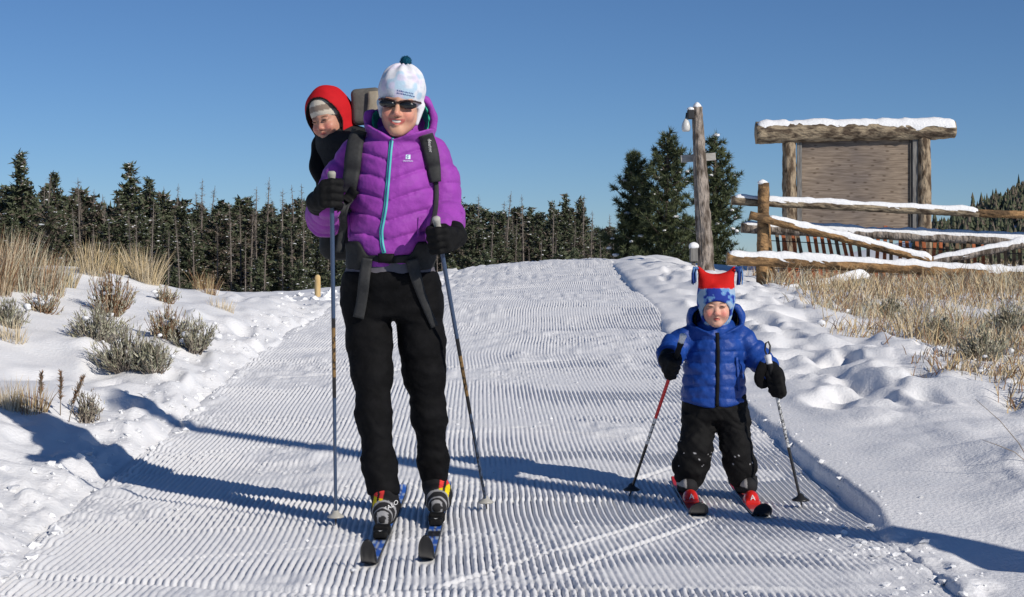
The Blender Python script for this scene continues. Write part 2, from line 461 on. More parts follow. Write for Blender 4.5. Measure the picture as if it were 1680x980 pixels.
def conifer(seed, h, rad, shape, snow=.12, dense=1.0, tuft=.34, nb=95, blade_n=7, brown=0.0):
    """crown of many small sprays on drooping limbs; shape 'spire' or 'pine'. Returns trunk mesh and crown mesh"""
    r = np.random.default_rng(seed)
    bend = r.normal(0, .02 * h, 2)
    cx = lambda t: np.stack([bend[0] * t * t, bend[1] * t * t, t * h], -1)
    t = np.linspace(0, 1, 7)
    tv, tq, tt = tube(cx(t), np.maximum(.018 * h * (1 - t) ** .8, .008), 6)
    bases, dirs, lens, wid, sn_p, sn_s = [], [], [], [], [], []
    bv, bq, off = [tv], [tq], len(tv)
    z0 = .10 if shape == 'spire' else .16
    for i in range(int(nb * dense)):
        f = z0 + (1 - z0) * ((i + r.random()) / (nb * dense)) ** .92
        f = min(f, .995)
        prof = (1 - f) ** .85 + .04 if shape == 'spire' else (max(1 - ((f - .38) / .66) ** 2, .03) if f > .38 else .75 + .25 * f / .38) * (1 - .25 * f)
        L_ = rad * prof * (.72 + .4 * r.random())
        az = r.random() * 6.283
        up = (.35 * f - .22) if shape == 'spire' else (.55 * f + .05)
        dv = np.array([math.cos(az), math.sin(az), up + r.normal(0, .12)])
        p0 = cx(np.array([f]))[0]
        m = max(2, int(L_ / tuft * 2.2) + 1)
        s = np.linspace(.25, 1, m)
        bp = p0 + dv * (s * L_)[:, None]; bp[:, 2] += (.12 if shape == 'pine' else -.10) * L_ * s ** 2 * (1 - f)
        if L_ > .25:
            a, b, _ = tube(np.stack([p0, bp[len(bp) // 2], bp[-1]]), [.012 * h * .25 + .006, .012, .006], 3, cap=False)
            bv.append(a); bq.append(b + off); off += len(a)
        for q in bp:
            k = blade_n + r.integers(0, 3)
            sz = tuft * (.6 + .6 * r.random())
            bases.append(np.repeat(q[None], k, 0) + r.normal(0, sz * .25, (k, 3)))
            dd = r.normal(0, 1, (k, 3)); dd += dv * .9 + np.array([0, 0, .25])
            dirs.append(dd); lens.append(sz * (.5 + .7 * r.random(k))); wid.append(sz * (.34 + .25 * r.random(k)))
            if r.random() < snow:
                sn_p.append(q + np.array([0, 0, sz * .25])); sn_s.append(sz * (.14 + .26 * r.random()))
    B = np.concatenate(bases); D = np.concatenate(dirs)
    CV, CF = blades(B, D, np.concatenate(lens), np.concatenate(wid), r)
    mi = (r.random(len(CF)) < brown).astype(int) * 2
    faces = [CF]; fm = [mi]
    if sn_p:
        v, f = ico(1)
        vv, ff = [], []
        for i, (p, s) in enumerate(zip(sn_p, sn_s)):
            vv.append(v * np.array([1, 1, .45]) * s * (1 + .3 * r.normal(size=(len(v), 1))) + p); ff.append(f + len(CV) + i * len(v))
        CV = np.concatenate([CV] + vv); faces.append(np.concatenate(ff)); fm.append(1)
    tm = mesh_np('trunk', np.concatenate(bv), [np.concatenate(bq)], [M['bark']])
    cm = mesh_np('crown', CV, faces, [M['needles'], M['tree_snow'], M['needles_brown']], fm, smooth=False)
    return tm, cm

def snag(seed, h):
    r = np.random.default_rng(seed)
    b = r.normal(0, .03 * h, 2); t = np.linspace(0, 1, 6)
    P_ = np.stack([b[0] * t ** 2, b[1] * t ** 2, t * h], -1)
    tv, tq, _ = tube(P_, .012 * h * (1 - t) ** .7 + .012, 6)
    n = 230
    f = .12 + .86 * r.random(n); base = np.stack([b[0] * f ** 2, b[1] * f ** 2, f * h], -1)
    az = r.random(n) * 6.283
    d = np.stack([np.cos(az), np.sin(az), r.normal(-.05, .3, n)], -1)
    L_ = (.10 + .95 * r.random(n) ** 1.6) * (1.15 - f) * .085 * h + .12
    V1, F1 = blades(base, d, L_, .035 + .03 * r.random(n), r)
    k = r.integers(0, n, 420); u = .3 + .7 * r.random(420)
    b2 = base[k] + d[k] / np.linalg.norm(d[k], axis=1)[:, None] * (L_[k] * u)[:, None]
    V2, F2 = blades(b2, d[k] * .6 + r.normal(0, .7, (420, 3)), .12 + .22 * r.random(420), .022, r)
    tm = mesh_np('trunk', tv, [tq], [M['bark_dead']])
    cm = mesh_np('dead_branches', np.concatenate([V1, V2]), [F1, F2 + len(V1)], [M['bark_dead']], smooth=False)
    return tm, cm

SPIRE = [conifer(100 + i, 10, 1.75 + .25 * (i % 3), 'spire', snow=.2 + .1 * (i % 3), nb=120, brown=.12 + .08 * (i % 2)) for i in range(5)]
PINE = [conifer(200 + i, 9, 1.55 + .2 * (i % 2), 'pine', snow=.22, nb=100, brown=.18 + .16 * (i % 3)) for i in range(4)]
BUSHY = [conifer(300 + i, 4, 1.3, 'spire', snow=.28, nb=55, tuft=.3, brown=.05) for i in range(2)]
SNAG = [snag(400 + i, 10) for i in range(5)]

def plant(kind, x, y, h, label, group, sc_xy=None, rot=None, name='conifer_tree', h0=None, rr=random):
    z = float(tz(x, y)) - .05
    t = thing(name, label, 'tree', (x, y, z), group)
    s = h / h0; sx = s * (sc_xy or 1)
    t.scale = (sx, sx, s); t.rotation_euler = (0, 0, rot if rot is not None else rr.random() * 6.283)
    obj('trunk', kind[0], t, world=False)
    obj('dead_branches' if name == 'dead_tree' else 'crown', kind[1], t, world=False)
    return t

rf = random.Random(3)
G1 = 'conifers along the edge of the far forest'
# (photo column, photo row of the top, distance, kind, label)
NAMED = [(40, 252, 118, 'S', 'tallest dark conifer at the far left edge of the forest', 1.15), (205, 270, 122, 'S', 'tall snow-flecked conifer standing above the second grass tuft', 1.15),
         (98, 285, 120, 'S', 'twin-topped dark conifer right of the tallest one', 1.1), (252, 293, 118, 'S', 'pointed dark conifer just right of the snow-flecked tall one', 1.1),
         (925, 320, 125, 'S', 'tall pointed conifer in the middle gap left of the near pines', 1.0), (957, 326, 122, 'S', 'broad conifer nearest the three bushy pines', 1.15),
         (900, 332, 124, 'S', 'slender snowy conifer left of the tall pointed one', .8)]
for i, (px, py, d, k, lb, w) in enumerate(NAMED):
    x = (px - CX) / F_PX * d; z0 = float(tz(x, d)); h = CAM_H - (py - HOR) / F_PX * d - z0
    plant(SPIRE[i % 5], x, d, h, lb, None, w, rot=i * 1.3, h0=10)
def sky_line(px):   # rough height of the tree line in the photo
    return np.interp(px, [-200, 0, 60, 120, 180, 230, 300, 380, 450, 520, 600, 720, 790, 860, 940, 990, 1020, 1060, 1200, 1300, 1900],
                     [290, 305, 310, 318, 312, 318, 330, 328, 338, 332, 335, 335, 340, 348, 345, 365, 388, 395, 398, 400, 400])
n_s = n_d = 0
for row, (d0, cnt, dh) in enumerate(((112, 50, 26), (122, 56, 12), (134, 56, 0), (150, 50, -2))):
    for i in range(cnt):
        px = -190 + (1250 if row else 1230) * (i + rf.random()) / cnt
        d = d0 + rf.uniform(-5, 5)
        x = (px - CX) / F_PX * d
        top = sky_line(px) + dh + abs(rf.gauss(0, 16)) - 6
        h = CAM_H - (top - HOR) / F_PX * d - float(tz(x, d))
        if h < 2: continue
        kind = rf.random()
        dead_p = .20 if 260 < px < 1020 else .10
        if kind < dead_p:
            h += rf.random() * 1.2
            plant(SNAG[rf.randrange(5)], x, d, h, 'bare grey dead tree among the far conifers', 'bare dead trees in the far forest', 1.0, name='dead_tree', h0=10, rr=rf); n_d += 1
        elif kind < dead_p + .40:
            plant(PINE[rf.randrange(4)], x, d, h, 'ragged dark conifer in the far forest behind the trail', G1, 1.45 + rf.uniform(-.25, .35), h0=9, rr=rf); n_s += 1
        else:
            plant(SPIRE[rf.randrange(5)], x, d, h, 'ragged dark conifer in the far forest behind the trail', G1, 1.15 + rf.uniform(-.2, .4), h0=10, rr=rf); n_s += 1
for i in range(34):
    px = -100 + 1120 * (i + rf.random()) / 34; d = 104 + rf.uniform(-4, 6); x = (px - CX) / F_PX * d
    plant(BUSHY[i % 2], x, d, rf.uniform(1.8, 3.6), 'small snow-dusted conifer at the foot of the far forest', 'young conifers at the foot of the far forest', 1.1, name='young_conifer', h0=4, rr=rf)
for i in range(46):   # thin dead poles standing in front of the green
    px = 120 + 900 * (i + rf.random()) / 46; d = 106 + rf.uniform(-3, 6); x = (px - CX) / F_PX * d
    top = sky_line(px) + rf.uniform(0, 60); h = CAM_H - (top - HOR) / F_PX * d - float(tz(x, d))
    if h > 2: plant(SNAG[rf.randrange(5)], x, d, h, 'bare grey dead tree among the far conifers', 'bare dead trees in the far forest', .75, name='dead_tree', h0=10, rr=rf)
# tall snags that stick out of the tree line
ORD = 'leftmost second third fourth fifth sixth seventh eighth ninth tenth eleventh twelfth thirteenth fourteenth rightmost'.split()
for i, (px, py) in enumerate(sorted(((288, 300), (330, 292), (436, 290), (418, 305), (462, 308), (485, 302), (498, 300), (782, 318), (828, 312), (859, 318), (955, 318), (1002, 350), (843, 350), (132, 290), (73, 282)))):
    d = 112 + (i % 3) * 4; x = (px - CX) / F_PX * d
    plant(SNAG[i % 5], x, d, CAM_H - (py - HOR) / F_PX * d - float(tz(x, d)), 'bare dead tree sticking out above the tree line, %s of fifteen' % (ORD[i] if i in (0, 14) else ORD[i] + ' from the left'), 'bare dead trees rising above the forest', .9, name='dead_tree', h0=10, rr=rf)

# deeper forest: one mass nobody could count
def tree_mass(name, pts, seed):
    r = np.random.default_rng(seed); VV, FF, off = [], [], 0
    for (x, y, z, h, w) in pts:
        k = 7; rings = []
        zz = np.linspace(.08, 1, 6)
        for a, f in enumerate(zz[:-1]):
            th = np.arange(k) * 6.283 / k + r.random()
            rr_ = w * (1 - f) ** .8 * (.6 + .7 * r.random(k))
            base = np.stack([np.cos(th) * rr_, np.sin(th) * rr_, np.full(k, (f - .05) * h) + r.normal(0, .02 * h, k)], -1)
            tip = np.array([[0, 0, min(f + .34, 1) * h]])
            v = np.concatenate([base, tip]) + np.array([x, y, z])
            j = np.arange(k)
            FF.append(np.stack([j, (j + 1) % k, np.full(k, k)], -1) + off); off += k + 1; VV.append(v)
    return mesh_np(name, np.concatenate(VV), [np.concatenate(FF)], [M['needles'], M['needles_brown']], [(r.random(sum(len(f) for f in FF)) < .3).astype(int)], smooth=False)
r = np.random.default_rng(8); pts = []
for i in range(620):
    d = 165 + r.random() * 60; px = -260 + 1440 * r.random(); x = (px - CX) / F_PX * d
    top = sky_line(px) + 14 + r.random() * 22
    pts.append((x, d, -3.2, CAM_H - (top - HOR) / F_PX * d + 3.2, 1.5 + r.random()))
o = obj('distant_forest', tree_mass('distant_forest', pts, 1)); tag(o, 'dark mass of conifers deep in the far forest', 'forest', kind='stuff')

# wooded hill on the right
def hill_z(x, y):
    px = CX + x / y * F_PX
    rise = np.interp(px, [1000, 1350, 1500, 1560, 1620, 1680, 1760, 2200], [0, 4, 11, 15.5, 22, 28, 34, 60])
    return -3 + rise * sstep(480, 640, y)
hx = np.linspace(20, 420, 60); hy = np.linspace(470, 760, 40)
HX, HY = np.meshgrid(hx, hy, indexing='ij')
o = obj('hill', mesh_np('hill', np.stack([HX, HY, hill_z(HX, HY) + .6 * noise2(HX * .1, HY * .1, 3)], -1).reshape(-1, 3), [grid_faces(60, 40)], [M['snow']]))
tag(o, 'wooded hillside far off to the right', kind='structure')
pts = []
for i in range(1900):
    y = 500 + r.random() * 160; px = 1500 + 380 * r.random() ** .9; x = (px - CX) / F_PX * y
    pts.append((x, y, float(hill_z(np.array(x), np.array(y))) - .3, 3.0 + 3 * r.random() + (4 if r.random() < .02 else 0), 1.3 + .9 * r.random()))
o = obj('hillside_forest', tree_mass('hillside_forest', pts, 2)); tag(o, 'dark conifers covering the distant hillside', 'forest', kind='stuff')

# ---- three bushy pines near the lamp post
def bushy_pine(seed, h, rad):
    r = np.random.default_rng(seed)
    t = np.linspace(0, 1, 8); b = r.normal(0, .03 * h, 2)
    axis = lambda f: np.array([b[0] * f * f, b[1] * f * f, f * h])
    tv, tq, _ = tube(np.array([axis(f) for f in t]), .028 * h * (1 - t) ** .8 + .012, 8)
    BV, BQ, off = [tv], [tq], len(tv)
    C, Dv, Z = [], [], []
    for i in range(105):
        f = .04 + .95 * ((i + r.random()) / 105)
        prof = (1 - f) ** .75 * (1.0 if f > .18 else .8 + f)
        L_ = rad * (prof + .10) * (.48 + .72 * r.random()); az = i * 2.4 + r.normal(0, .4)
        d = np.array([math.cos(az), math.sin(az), .15 + .5 * f])
        s = np.linspace(0, 1, 6); p0 = axis(f)
        bp = p0 + d * (s * L_)[:, None]; bp[:, 2] += .22 * L_ * s ** 2.2
        v, q, _ = tube(bp, .022 * (1 - s) + .008, 5, cap=False); BV.append(v); BQ.append(q + off); off += len(v)
        for k in range(max(4, int(L_ / .055))):
            u = .12 + .88 * r.random() ** .8
            c = p0 + d * u * L_ + np.array([0, 0, .22 * L_ * u ** 2.2])
            side = np.array([-d[1], d[0], 0]) * r.normal(0, .28) * L_ * .6 * (1.2 - u * .6)
            C.append(c + side + r.normal(0, .03, 3)); Dv.append(d * .6 + side * 1.2 + np.array([0, 0, .55])); Z.append(.14 + .09 * r.random())
    C, Dv, Z = np.array(C), np.array(Dv), np.array(Z)
    k = 22; n = len(C)
    B = np.repeat(C, k, 0); D = r.normal(0, .75, (n * k, 3)) + np.repeat(Dv / np.linalg.norm(Dv, axis=1)[:, None], k, 0) * .9
    CV, CF = blades(B, D, np.repeat(Z, k) * (.7 + .6 * r.random(n * k)), .030, r)
    sel = np.where(r.random(n) < .035)[0]
    sv, sf = scatter_blobs(C[sel] + np.array([0, 0, .06]), .05 + .07 * r.random(len(sel)), seed, flat=.5, sub=1)
    tm = mesh_np('trunk', np.concatenate(BV), [np.concatenate(BQ)], [M['bark']])
    cm = mesh_np('crown', CV, [CF], [M['needles_near']], smooth=False)
    sm = mesh_np('snow', sv, [sf], [M['snow_cap']])
    return tm, cm, sm
for i, (px, top, d, rad, lb) in enumerate(((1090, 226, 50, 1.5, 'bushy snow-flecked pine left of the lamp post, tallest of three'), (1048, 256, 51, 1.25, 'lower bushy pine at the left of the near pine group'),
                                        (1172, 232, 52, 1.4, 'bushy pine directly behind the lamp post'))):
    x = (px - CX) / F_PX * d; z0 = float(tz(x, d)) - .1
    t = thing('pine_tree', lb, 'tree', (x, d, z0), 'bushy pines behind the lamp post')
    tm, cm, sm = bushy_pine(500 + i, CAM_H - (top - HOR) / F_PX * d - z0, rad)
    obj('trunk', tm, t, world=False); c_ = obj('crown', cm, t, world=False); tag(obj('snow', sm, c_, world=False), kind='stuff')
# ------------------------------------------------------------------ logs, kiosk, lamp post, fences
def log_mesh(name, pts, rs, mat, seed=0, n=20, rough=.08, step=.06, end_mat=None):
    pts = np.asarray(pts, float); rs = np.asarray(rs, float)
    seg = np.concatenate([[0], np.cumsum(np.linalg.norm(np.diff(pts, axis=0), axis=1))])
    m = max(4, int(seg[-1] / step)); s = np.linspace(0, seg[-1], m)
    P_ = np.stack([np.interp(s, seg, pts[:, k]) for k in range(3)], -1); r_ = np.interp(s, seg, rs)
    V, Q, T = tube(P_, r_, n)
    nv = m * n
    ring = np.repeat(np.arange(m), n); th = np.tile(np.arange(n), m)
    k = 1 + rough * noise3(np.cos(th * 6.283 / n) * 2.2 + seed, np.sin(th * 6.283 / n) * 2.2, s[ring] * 6) + rough * .8 * noise3(np.cos(th * 6.283 / n) * 5 + seed, np.sin(th * 6.283 / n) * 5, s[ring] * 18)
    V[:nv] = P_[ring] + (V[:nv] - P_[ring]) * k[:, None]
    return mesh_np(name, V, [Q, T], [mat, end_mat or M['end_grain']], [0, 1])

def cap_mesh(name, a, b, r_, h, seed=0, lo=0.0, hi=1.0, thick=1.0):
    """snow lying along the top of a log from a to b"""
    a, b = np.asarray(a, float), np.asarray(b, float); L_ = np.linalg.norm(b - a); n = max(8, int(L_ / .05))
    t = np.linspace(lo, hi, n); d = (b - a) / L_; s = np.cross(d, [0, 0, 1.0]); s /= np.linalg.norm(s); u = np.cross(s, d)
    k = 11; V = []
    for i, f in enumerate(t):
        c = a + (b - a) * f
        e = min(1, min(i, n - 1 - i) / 1.5 + .08)
        hh = h * (1 + .40 * float(noise2(f * L_ * 3, seed, 1)) + .30 * float(noise2(f * L_ * 11, seed, 2))) * e
        w = r_ * (.96 + .10 * float(noise2(f * L_ * 5, seed, 3)))
        drop = r_ * (.30 + 1.6 * float(noise2(f * L_ * 9, seed, 4)))
        th = np.linspace(0, math.pi, k)
        x = -np.cos(th) * w; base = r_ - (r_ - np.sqrt(np.maximum(r_ ** 2 - np.minimum(np.abs(x), r_ * .98) ** 2, 0)))
        z = base * 1.02 + hh * np.sin(th) ** .6 * thick
        z[0] = z[-1] = r_ * .15 - drop * .2
        V.append(c + s[None] * x[:, None] + u[None] * z[:, None])
    V = np.concatenate(V)
    f1 = grid_faces(n, k)
    e0 = np.arange(k)[None]; e1 = ((n - 1) * k + np.arange(k))[::-1][None]
    me = mesh_np(name, V, [f1], [M['snow_cap']])
    bm = bmesh.new(); bm.from_mesh(me); bm.verts.ensure_lookup_table()
    try:
        bm.faces.new([bm.verts[i] for i in e0[0]][::-1]); bm.faces.new([bm.verts[i] for i in e1[0]][::-1])
    except Exception:
        pass
    bmesh.ops.recalc_face_normals(bm, faces=bm.faces); bm.to_mesh(me); bm.free()
    return me

def box_mesh(name, c, half, mat, rot=None, bevel=.004):
    bm = bmesh.new(); bmesh.ops.create_cube(bm, size=2)
    for v in bm.verts: v.co = Vector((v.co.x * half[0], v.co.y * half[1], v.co.z * half[2]))
    if bevel: bmesh.ops.bevel(bm, geom=bm.edges[:], offset=bevel, segments=1, affect='EDGES')
    if rot is not None: bmesh.ops.rotate(bm, verts=bm.verts, matrix=rot)
    bmesh.ops.translate(bm, verts=bm.verts, vec=Vector([float(q) for q in c]))
    me = bpy.data.meshes.new(name); bm.to_mesh(me); bm.free(); me.materials.append(mat)
    return me

# ---- notice board
def plywood():
    m = bpy.data.materials.new('plywood'); m.use_nodes = True; nt = m.node_tree; b = nt.nodes['Principled BSDF']; N = nt.nodes.new; L = nt.links.new
    b.inputs['Roughness'].default_value = .9; b.inputs['Specular IOR Level'].default_value = .1
    tc = N('ShaderNodeTexCoord'); mp = N('ShaderNodeMapping'); mp.inputs['Scale'].default_value = (1.2, 1, 14); L(tc.outputs['Object'], mp.inputs[0])
    n = N('ShaderNodeTexNoise'); n.inputs['Scale'].default_value = 3; n.inputs['Detail'].default_value = 7; n.inputs['Distortion'].default_value = .6; L(mp.outputs[0], n.inputs[0])
    cr = N('ShaderNodeValToRGB'); e = cr.color_ramp.elements; e[0].position = .3; e[0].color = (.15, .12, .10, 1); e[1].position = .7; e[1].color = (.31, .26, .22, 1)
    L(n.outputs[0], cr.inputs[0])
    mp2 = N('ShaderNodeMapping'); mp2.vector_type = 'POINT'; mp2.inputs['Scale'].default_value = (3.6, 8, 8); mp2.inputs['Rotation'].default_value = (math.radians(90), 0, 0); L(tc.outputs['Object'], mp2.inputs[0])
    v = N('ShaderNodeTexVoronoi'); v.voronoi_dimensions = '2D'; v.inputs['Scale'].default_value = 1.0; v.inputs['Randomness'].default_value = .7; L(mp2.outputs[0], v.inputs[0])
    c2 = N('ShaderNodeValToRGB'); e = c2.color_ramp.elements; e[0].position = .06; e[0].color = (.58, .55, .53, 1); e[1].position = .14; e[1].color = (1, 1, 1, 1)
    L(v.outputs['Distance'], c2.inputs[0])
    n3 = N('ShaderNodeTexNoise'); n3.inputs['Scale'].default_value = 1.4; L(tc.outputs['Object'], n3.inputs[0])
    c3 = N('ShaderNodeValToRGB'); e = c3.color_ramp.elements; e[0].position = .35; e[0].color = (.75, .75, .78, 1); e[1].position = .65; e[1].color = (1.15, 1.1, 1.0, 1); L(n3.outputs[0], c3.inputs[0])
    mx = N('ShaderNodeMix'); mx.data_type = 'RGBA'; mx.blend_type = 'MULTIPLY'; mx.inputs[0].default_value = 1; L(cr.outputs[0], mx.inputs[6]); L(c2.outputs[0], mx.inputs[7])
    m2 = N('ShaderNodeMix'); m2.data_type = 'RGBA'; m2.blend_type = 'MULTIPLY'; m2.inputs[0].default_value = 1; L(mx.outputs[2], m2.inputs[6]); L(c3.outputs[0], m2.inputs[7])
    L(m2.outputs[2], b.inputs['Base Color'])
    bp = N('ShaderNodeBump'); bp.inputs['Strength'].default_value = .5; bp.inputs['Distance'].default_value = .01; L(n.outputs[0], bp.inputs['Height']); L(bp.outputs[0], b.inputs['Normal'])
    return m
M['plywood'] = plywood()
M['grey_board'] = pmat('grey_board', (.13, .125, .12), (.24, .235, .225), scale=5, stretch=(6, 6, 1), rough=.9, bump=.4, bscale=20, bdist=.01, spec=.1)
M['gap_shade'] = pmat('gap_shade', (.05, .047, .045), (.09, .085, .08), scale=5, stretch=(6, 6, 1), rough=.9, spec=.1)
M['pale_board'] = pmat('pale_board', (.36, .34, .31), (.50, .48, .45), scale=5, stretch=(1, 6, 8), rough=.85, spec=.15)
DK = 27.0
g0 = at(1403, 440, DK); zb = float(tz(g0[0], DK))
kt = thing('notice_board', 'weathered plywood notice board between two log posts under a snow-topped log', 'notice board', (g0[0], DK, zb))
for px, sd in ((1294.5, 1), (1515.5, 2)):
    p = at(px, 232, DK); obj('post', log_mesh('post', [(p[0], DK, zb - .3), (p[0] + .01, DK, 1.5), (p[0], DK, p[2] + .06)], [.125, .115, .105], M['log'], sd, rough=.07), kt)
a_, b_ = at(1240, 219, DK - .02), at(1566, 213, DK - .02)
beam = obj('roof_beam', log_mesh('roof_beam', [a_, (a_ + b_) / 2 + [0, 0, .01], b_], [.165, .16, .14], M['log_beam'], 5, n=24, rough=.09), kt)
obj('snow_cap', cap_mesh('snow_cap', a_, b_, .15, .060, 3, .006, .994, .85), kt)
pa, pb = at(1307, 233, DK + .03), at(1494, 368, DK + .03)
obj('panel', box_mesh('panel', ((pa[0] + pb[0]) / 2, DK + .03, (pa[2] + pb[2]) / 2 - .02), ((pb[0] - pa[0]) / 2, .012, (pa[2] - pb[2]) / 2 + .08), M['plywood']), kt)
for px, w, mt, dy in ((1311, 4.5, 'grey_board', -.012), (1502, 6, 'grey_board', -.012), (1494.5, 2.6, 'gap_shade', .012)):  # two grey battens; the dark strip paints the shade of the gap beside the panel
    p = at(px, 300, DK); obj('batten_or_gap', box_mesh('batten_or_gap', (p[0], DK + dy, (pa[2] + pb[2]) / 2 - .02), (w / 104 * .9, .02, (pa[2] - pb[2]) / 2 + .09), M[mt]), kt)

# ---- lamp post
DLP = 25.0
M['lamp_glass'] = pmat('lamp_glass', (.62, .62, .60), rough=.25, spec=.5)
M['black_metal'] = pmat('black_metal', (.03, .03, .032), rough=.5, spec=.4)
p0, p1, p2 = at(1160, 446, DLP), at(1150, 300, DLP), at(1143.5, 176, DLP)
zb = float(tz(p0[0], DLP))
lt = thing('lamp_post', 'leaning bark-covered log lamp post with a cross board behind the small child', 'lamp post', (p0[0], DLP, zb))
obj('post', log_mesh('post', [(p0[0], DLP, zb - .2), p1, p2], [.130, .105, .075], M['log_grey'], 9, rough=.09, step=.04), lt)
V_, F_ = scatter_blobs(np.array([p2 + [0, 0, .01]]), [.075], 2, flat=.8, sub=3, rough=.12); obj('snow_cap', mesh_np('snow_cap', V_, [F_], [M['snow_cap']]), lt)
ca, cb = at(1117, 261, DLP + .12), at(1174, 257, DLP + .12)
obj('cross_board', box_mesh('cross_board', (ca + cb) / 2, (np.linalg.norm(cb - ca) / 2, .015, .055), M['pale_board'], Matrix.Rotation(-math.atan2(cb[2] - ca[2], cb[0] - ca[0]), 3, 'Y')), lt)
q = at(1133, 188, DLP - .05)
arm = obj('bracket', box_mesh('bracket', q, (.05, .05, .07), M['black_metal'], bevel=.015), lt)
V_, F_ = scatter_blobs(np.array([q + [0, 0, .075]]), [.055], 4, flat=.6, sub=2, rough=.15); obj('bracket_snow', mesh_np('bracket_snow', V_, [F_], [M['snow_cap']]), lt)
def lathe(name, prof, c, mat, n=20):
    prof = np.asarray(prof, float); th = np.arange(n) * 6.2832 / n
    V = np.concatenate([np.stack([np.cos(th) * r_, np.sin(th) * r_, np.full(n, z)], -1) for r_, z in prof]) + np.asarray(c)
    i = np.arange(len(prof) - 1)[:, None] * n; j = np.arange(n)[None]
    return mesh_np(name, V, [np.stack([i + j, i + (j + 1) % n, i + n + (j + 1) % n, i + n + j], -1).reshape(-1, 4)], [mat])
lc = at(1125.5, 215, DLP - .05)
lamp = obj('lamp', lathe('lamp', [(.001, -.01), (.05, -.008), (.062, .02), (.066, .06), (.055, .11), (.035, .15), (.022, .175), (.001, .18)], lc, M['lamp_glass']), lt)
V, Q, T = tube([q + [-.01, 0, 0], q + [-.06, 0, .02], lc + [0, 0, .19], lc + [0, 0, .17]], [.012] * 4, 8); obj('lamp_arm', mesh_np('lamp_arm', V, [Q, T], [M['black_metal']]), lt)
w0 = [at(1139, 195, DLP - .13), at(1142, 290, DLP - .14), at(1150, 380, DLP - .15), at(1152, 430, DLP - .15)]
V, Q, T = tube(w0, [.008] * 4, 6); obj('conduit', mesh_np('conduit', V, [Q, T], [M['black_metal']]), lt)
w0 = [at(1121, 373, DLP - .1), at(1132, 377, DLP - .12), at(1142, 384, DLP - .12), at(1147, 400, DLP - .13)]
V, Q, T = tube(w0, [.006] * 4, 6); obj('wire', mesh_np('wire', V, [Q, T], [M['black_metal']]), lt)
# small meter box on a stub post
DB = 24.4
q = at(1137, 432, DB); zb = float(tz(q[0], DB))
bt = thing('utility_box', 'small grey box with a snow cap left of the lamp post base', 'utility box', (q[0], DB, zb))
c_ = at(1138, 418, DB); obj('box', box_mesh('box', c_, (.055, .05, .10), M['grey_board'], bevel=.01), bt)
V, Q, T = tube([(c_[0], DB + .01, zb - .1), (c_[0], DB + .01, c_[2] - .08)], [.03, .03], 10); obj('stub_post', mesh_np('stub_post', V, [Q, T], [M['grey_board']]), bt)
V_, F_ = scatter_blobs(np.array([c_ + [.0, 0, .12]]), [.075], 6, flat=.75, sub=3, rough=.1); obj('snow_cap', mesh_np('snow_cap', V_, [F_], [M['snow_cap']]), bt)

# ---- jackleg rail fence
DF = 22.0
q = at(1252, 470, DF); zb = float(tz(q[0], DF))
ft = thing('rail_fence', 'log rail fence with snow-topped rails and two crossed braces', 'fence', (q[0], DF, zb))
pt = at(1253, 300, DF); pb_ = at(1250, 470, DF)
po = obj('post', log_mesh('post', [(pb_[0], DF, zb - .25), pt], [.082, .072], M['log_orange'], 21, step=.04), ft)
V_, F_ = scatter_blobs(np.array([pt + [-.02, -.02, .0]]), [.055], 12, flat=.7, sub=3, rough=.15); obj('snow_cap', mesh_np('snow_cap', V_, [F_], [M['snow_cap']]), ft)
obj('brace', log_mesh('brace', [at(1264, 480, DF + .45) - [0, 0, .1], at(1257, 366, DF + .20)], [.06, .055], M['log_orange'], 22), ft)
p3 = at(1768, 300, DF); z3 = float(tz(p3[0], DF))
obj('post', log_mesh('post', [(p3[0], DF, z3 - .25), p3], [.08, .07], M['log_orange'], 23, step=.04), ft)
def rail(x0, y0, x1, y1, d0, d1, rpx, mat, seed, lo, hi, h, bow=0):
    a, b = at(x0, y0, d0), at(x1, y1, d1); r_ = rpx / 127.0
    o = obj('rail', log_mesh('rail', [a, (a + b) / 2 + [0, 0, bow], b], [r_, r_ * .96, r_ * .9], M[mat], seed, n=16, rough=.09), ft)
    if h:
        am, bm_ = a, b
        s_ = obj('snow_cap', cap_mesh('snow_cap', am + [0, 0, bow * .5], bm_ + [0, 0, bow * .5], r_ * .9, h, seed, lo, hi), ft)
    return o
rail(1200, 329, 1605, 350, DF + .16, DF + .16, 7.5, 'log_beam', 31, .01, .995, .028)
rail(1600, 350, 1800, 357, DF + .16, DF + .16, 6.5, 'log_orange', 32, 0, 1, 0)
rail(1216, 374, 1800, 402, DF + .42, DF + .42, 9, 'log_grey', 33, .005, .995, .040)
rail(1230, 353, 1530, 428, DF - .16, DF - .20, 7, 'log_orange', 34, .10, .99, .032)
rail(1522, 432, 1700, 396, DF - .18, DF - .12, 7, 'log_grey', 35, .01, .93, .038)
rail(1192, 424, 1800, 458, DF - .40, DF - .40, 10, 'log_orange', 36, .004, .996, .042)
fl = thing('fallen_log', 'pale snow-topped log lying in the grass below the rail fence', 'log', (*at(1340, 470, 21.2)[:2], float(tz(at(1340, 470, 21.2)[0], 21.2))))
a_, b_ = at(1283, 482, 20.9), at(1425, 455, 21.4)
obj('log', log_mesh('log', [a_, (a_ + b_) / 2, b_], [.055, .052, .045], M['log_grey'], 41, n=14), fl)
obj('snow_cap', cap_mesh('snow_cap', a_, b_, .05, .05, 42, .01, .99), fl)
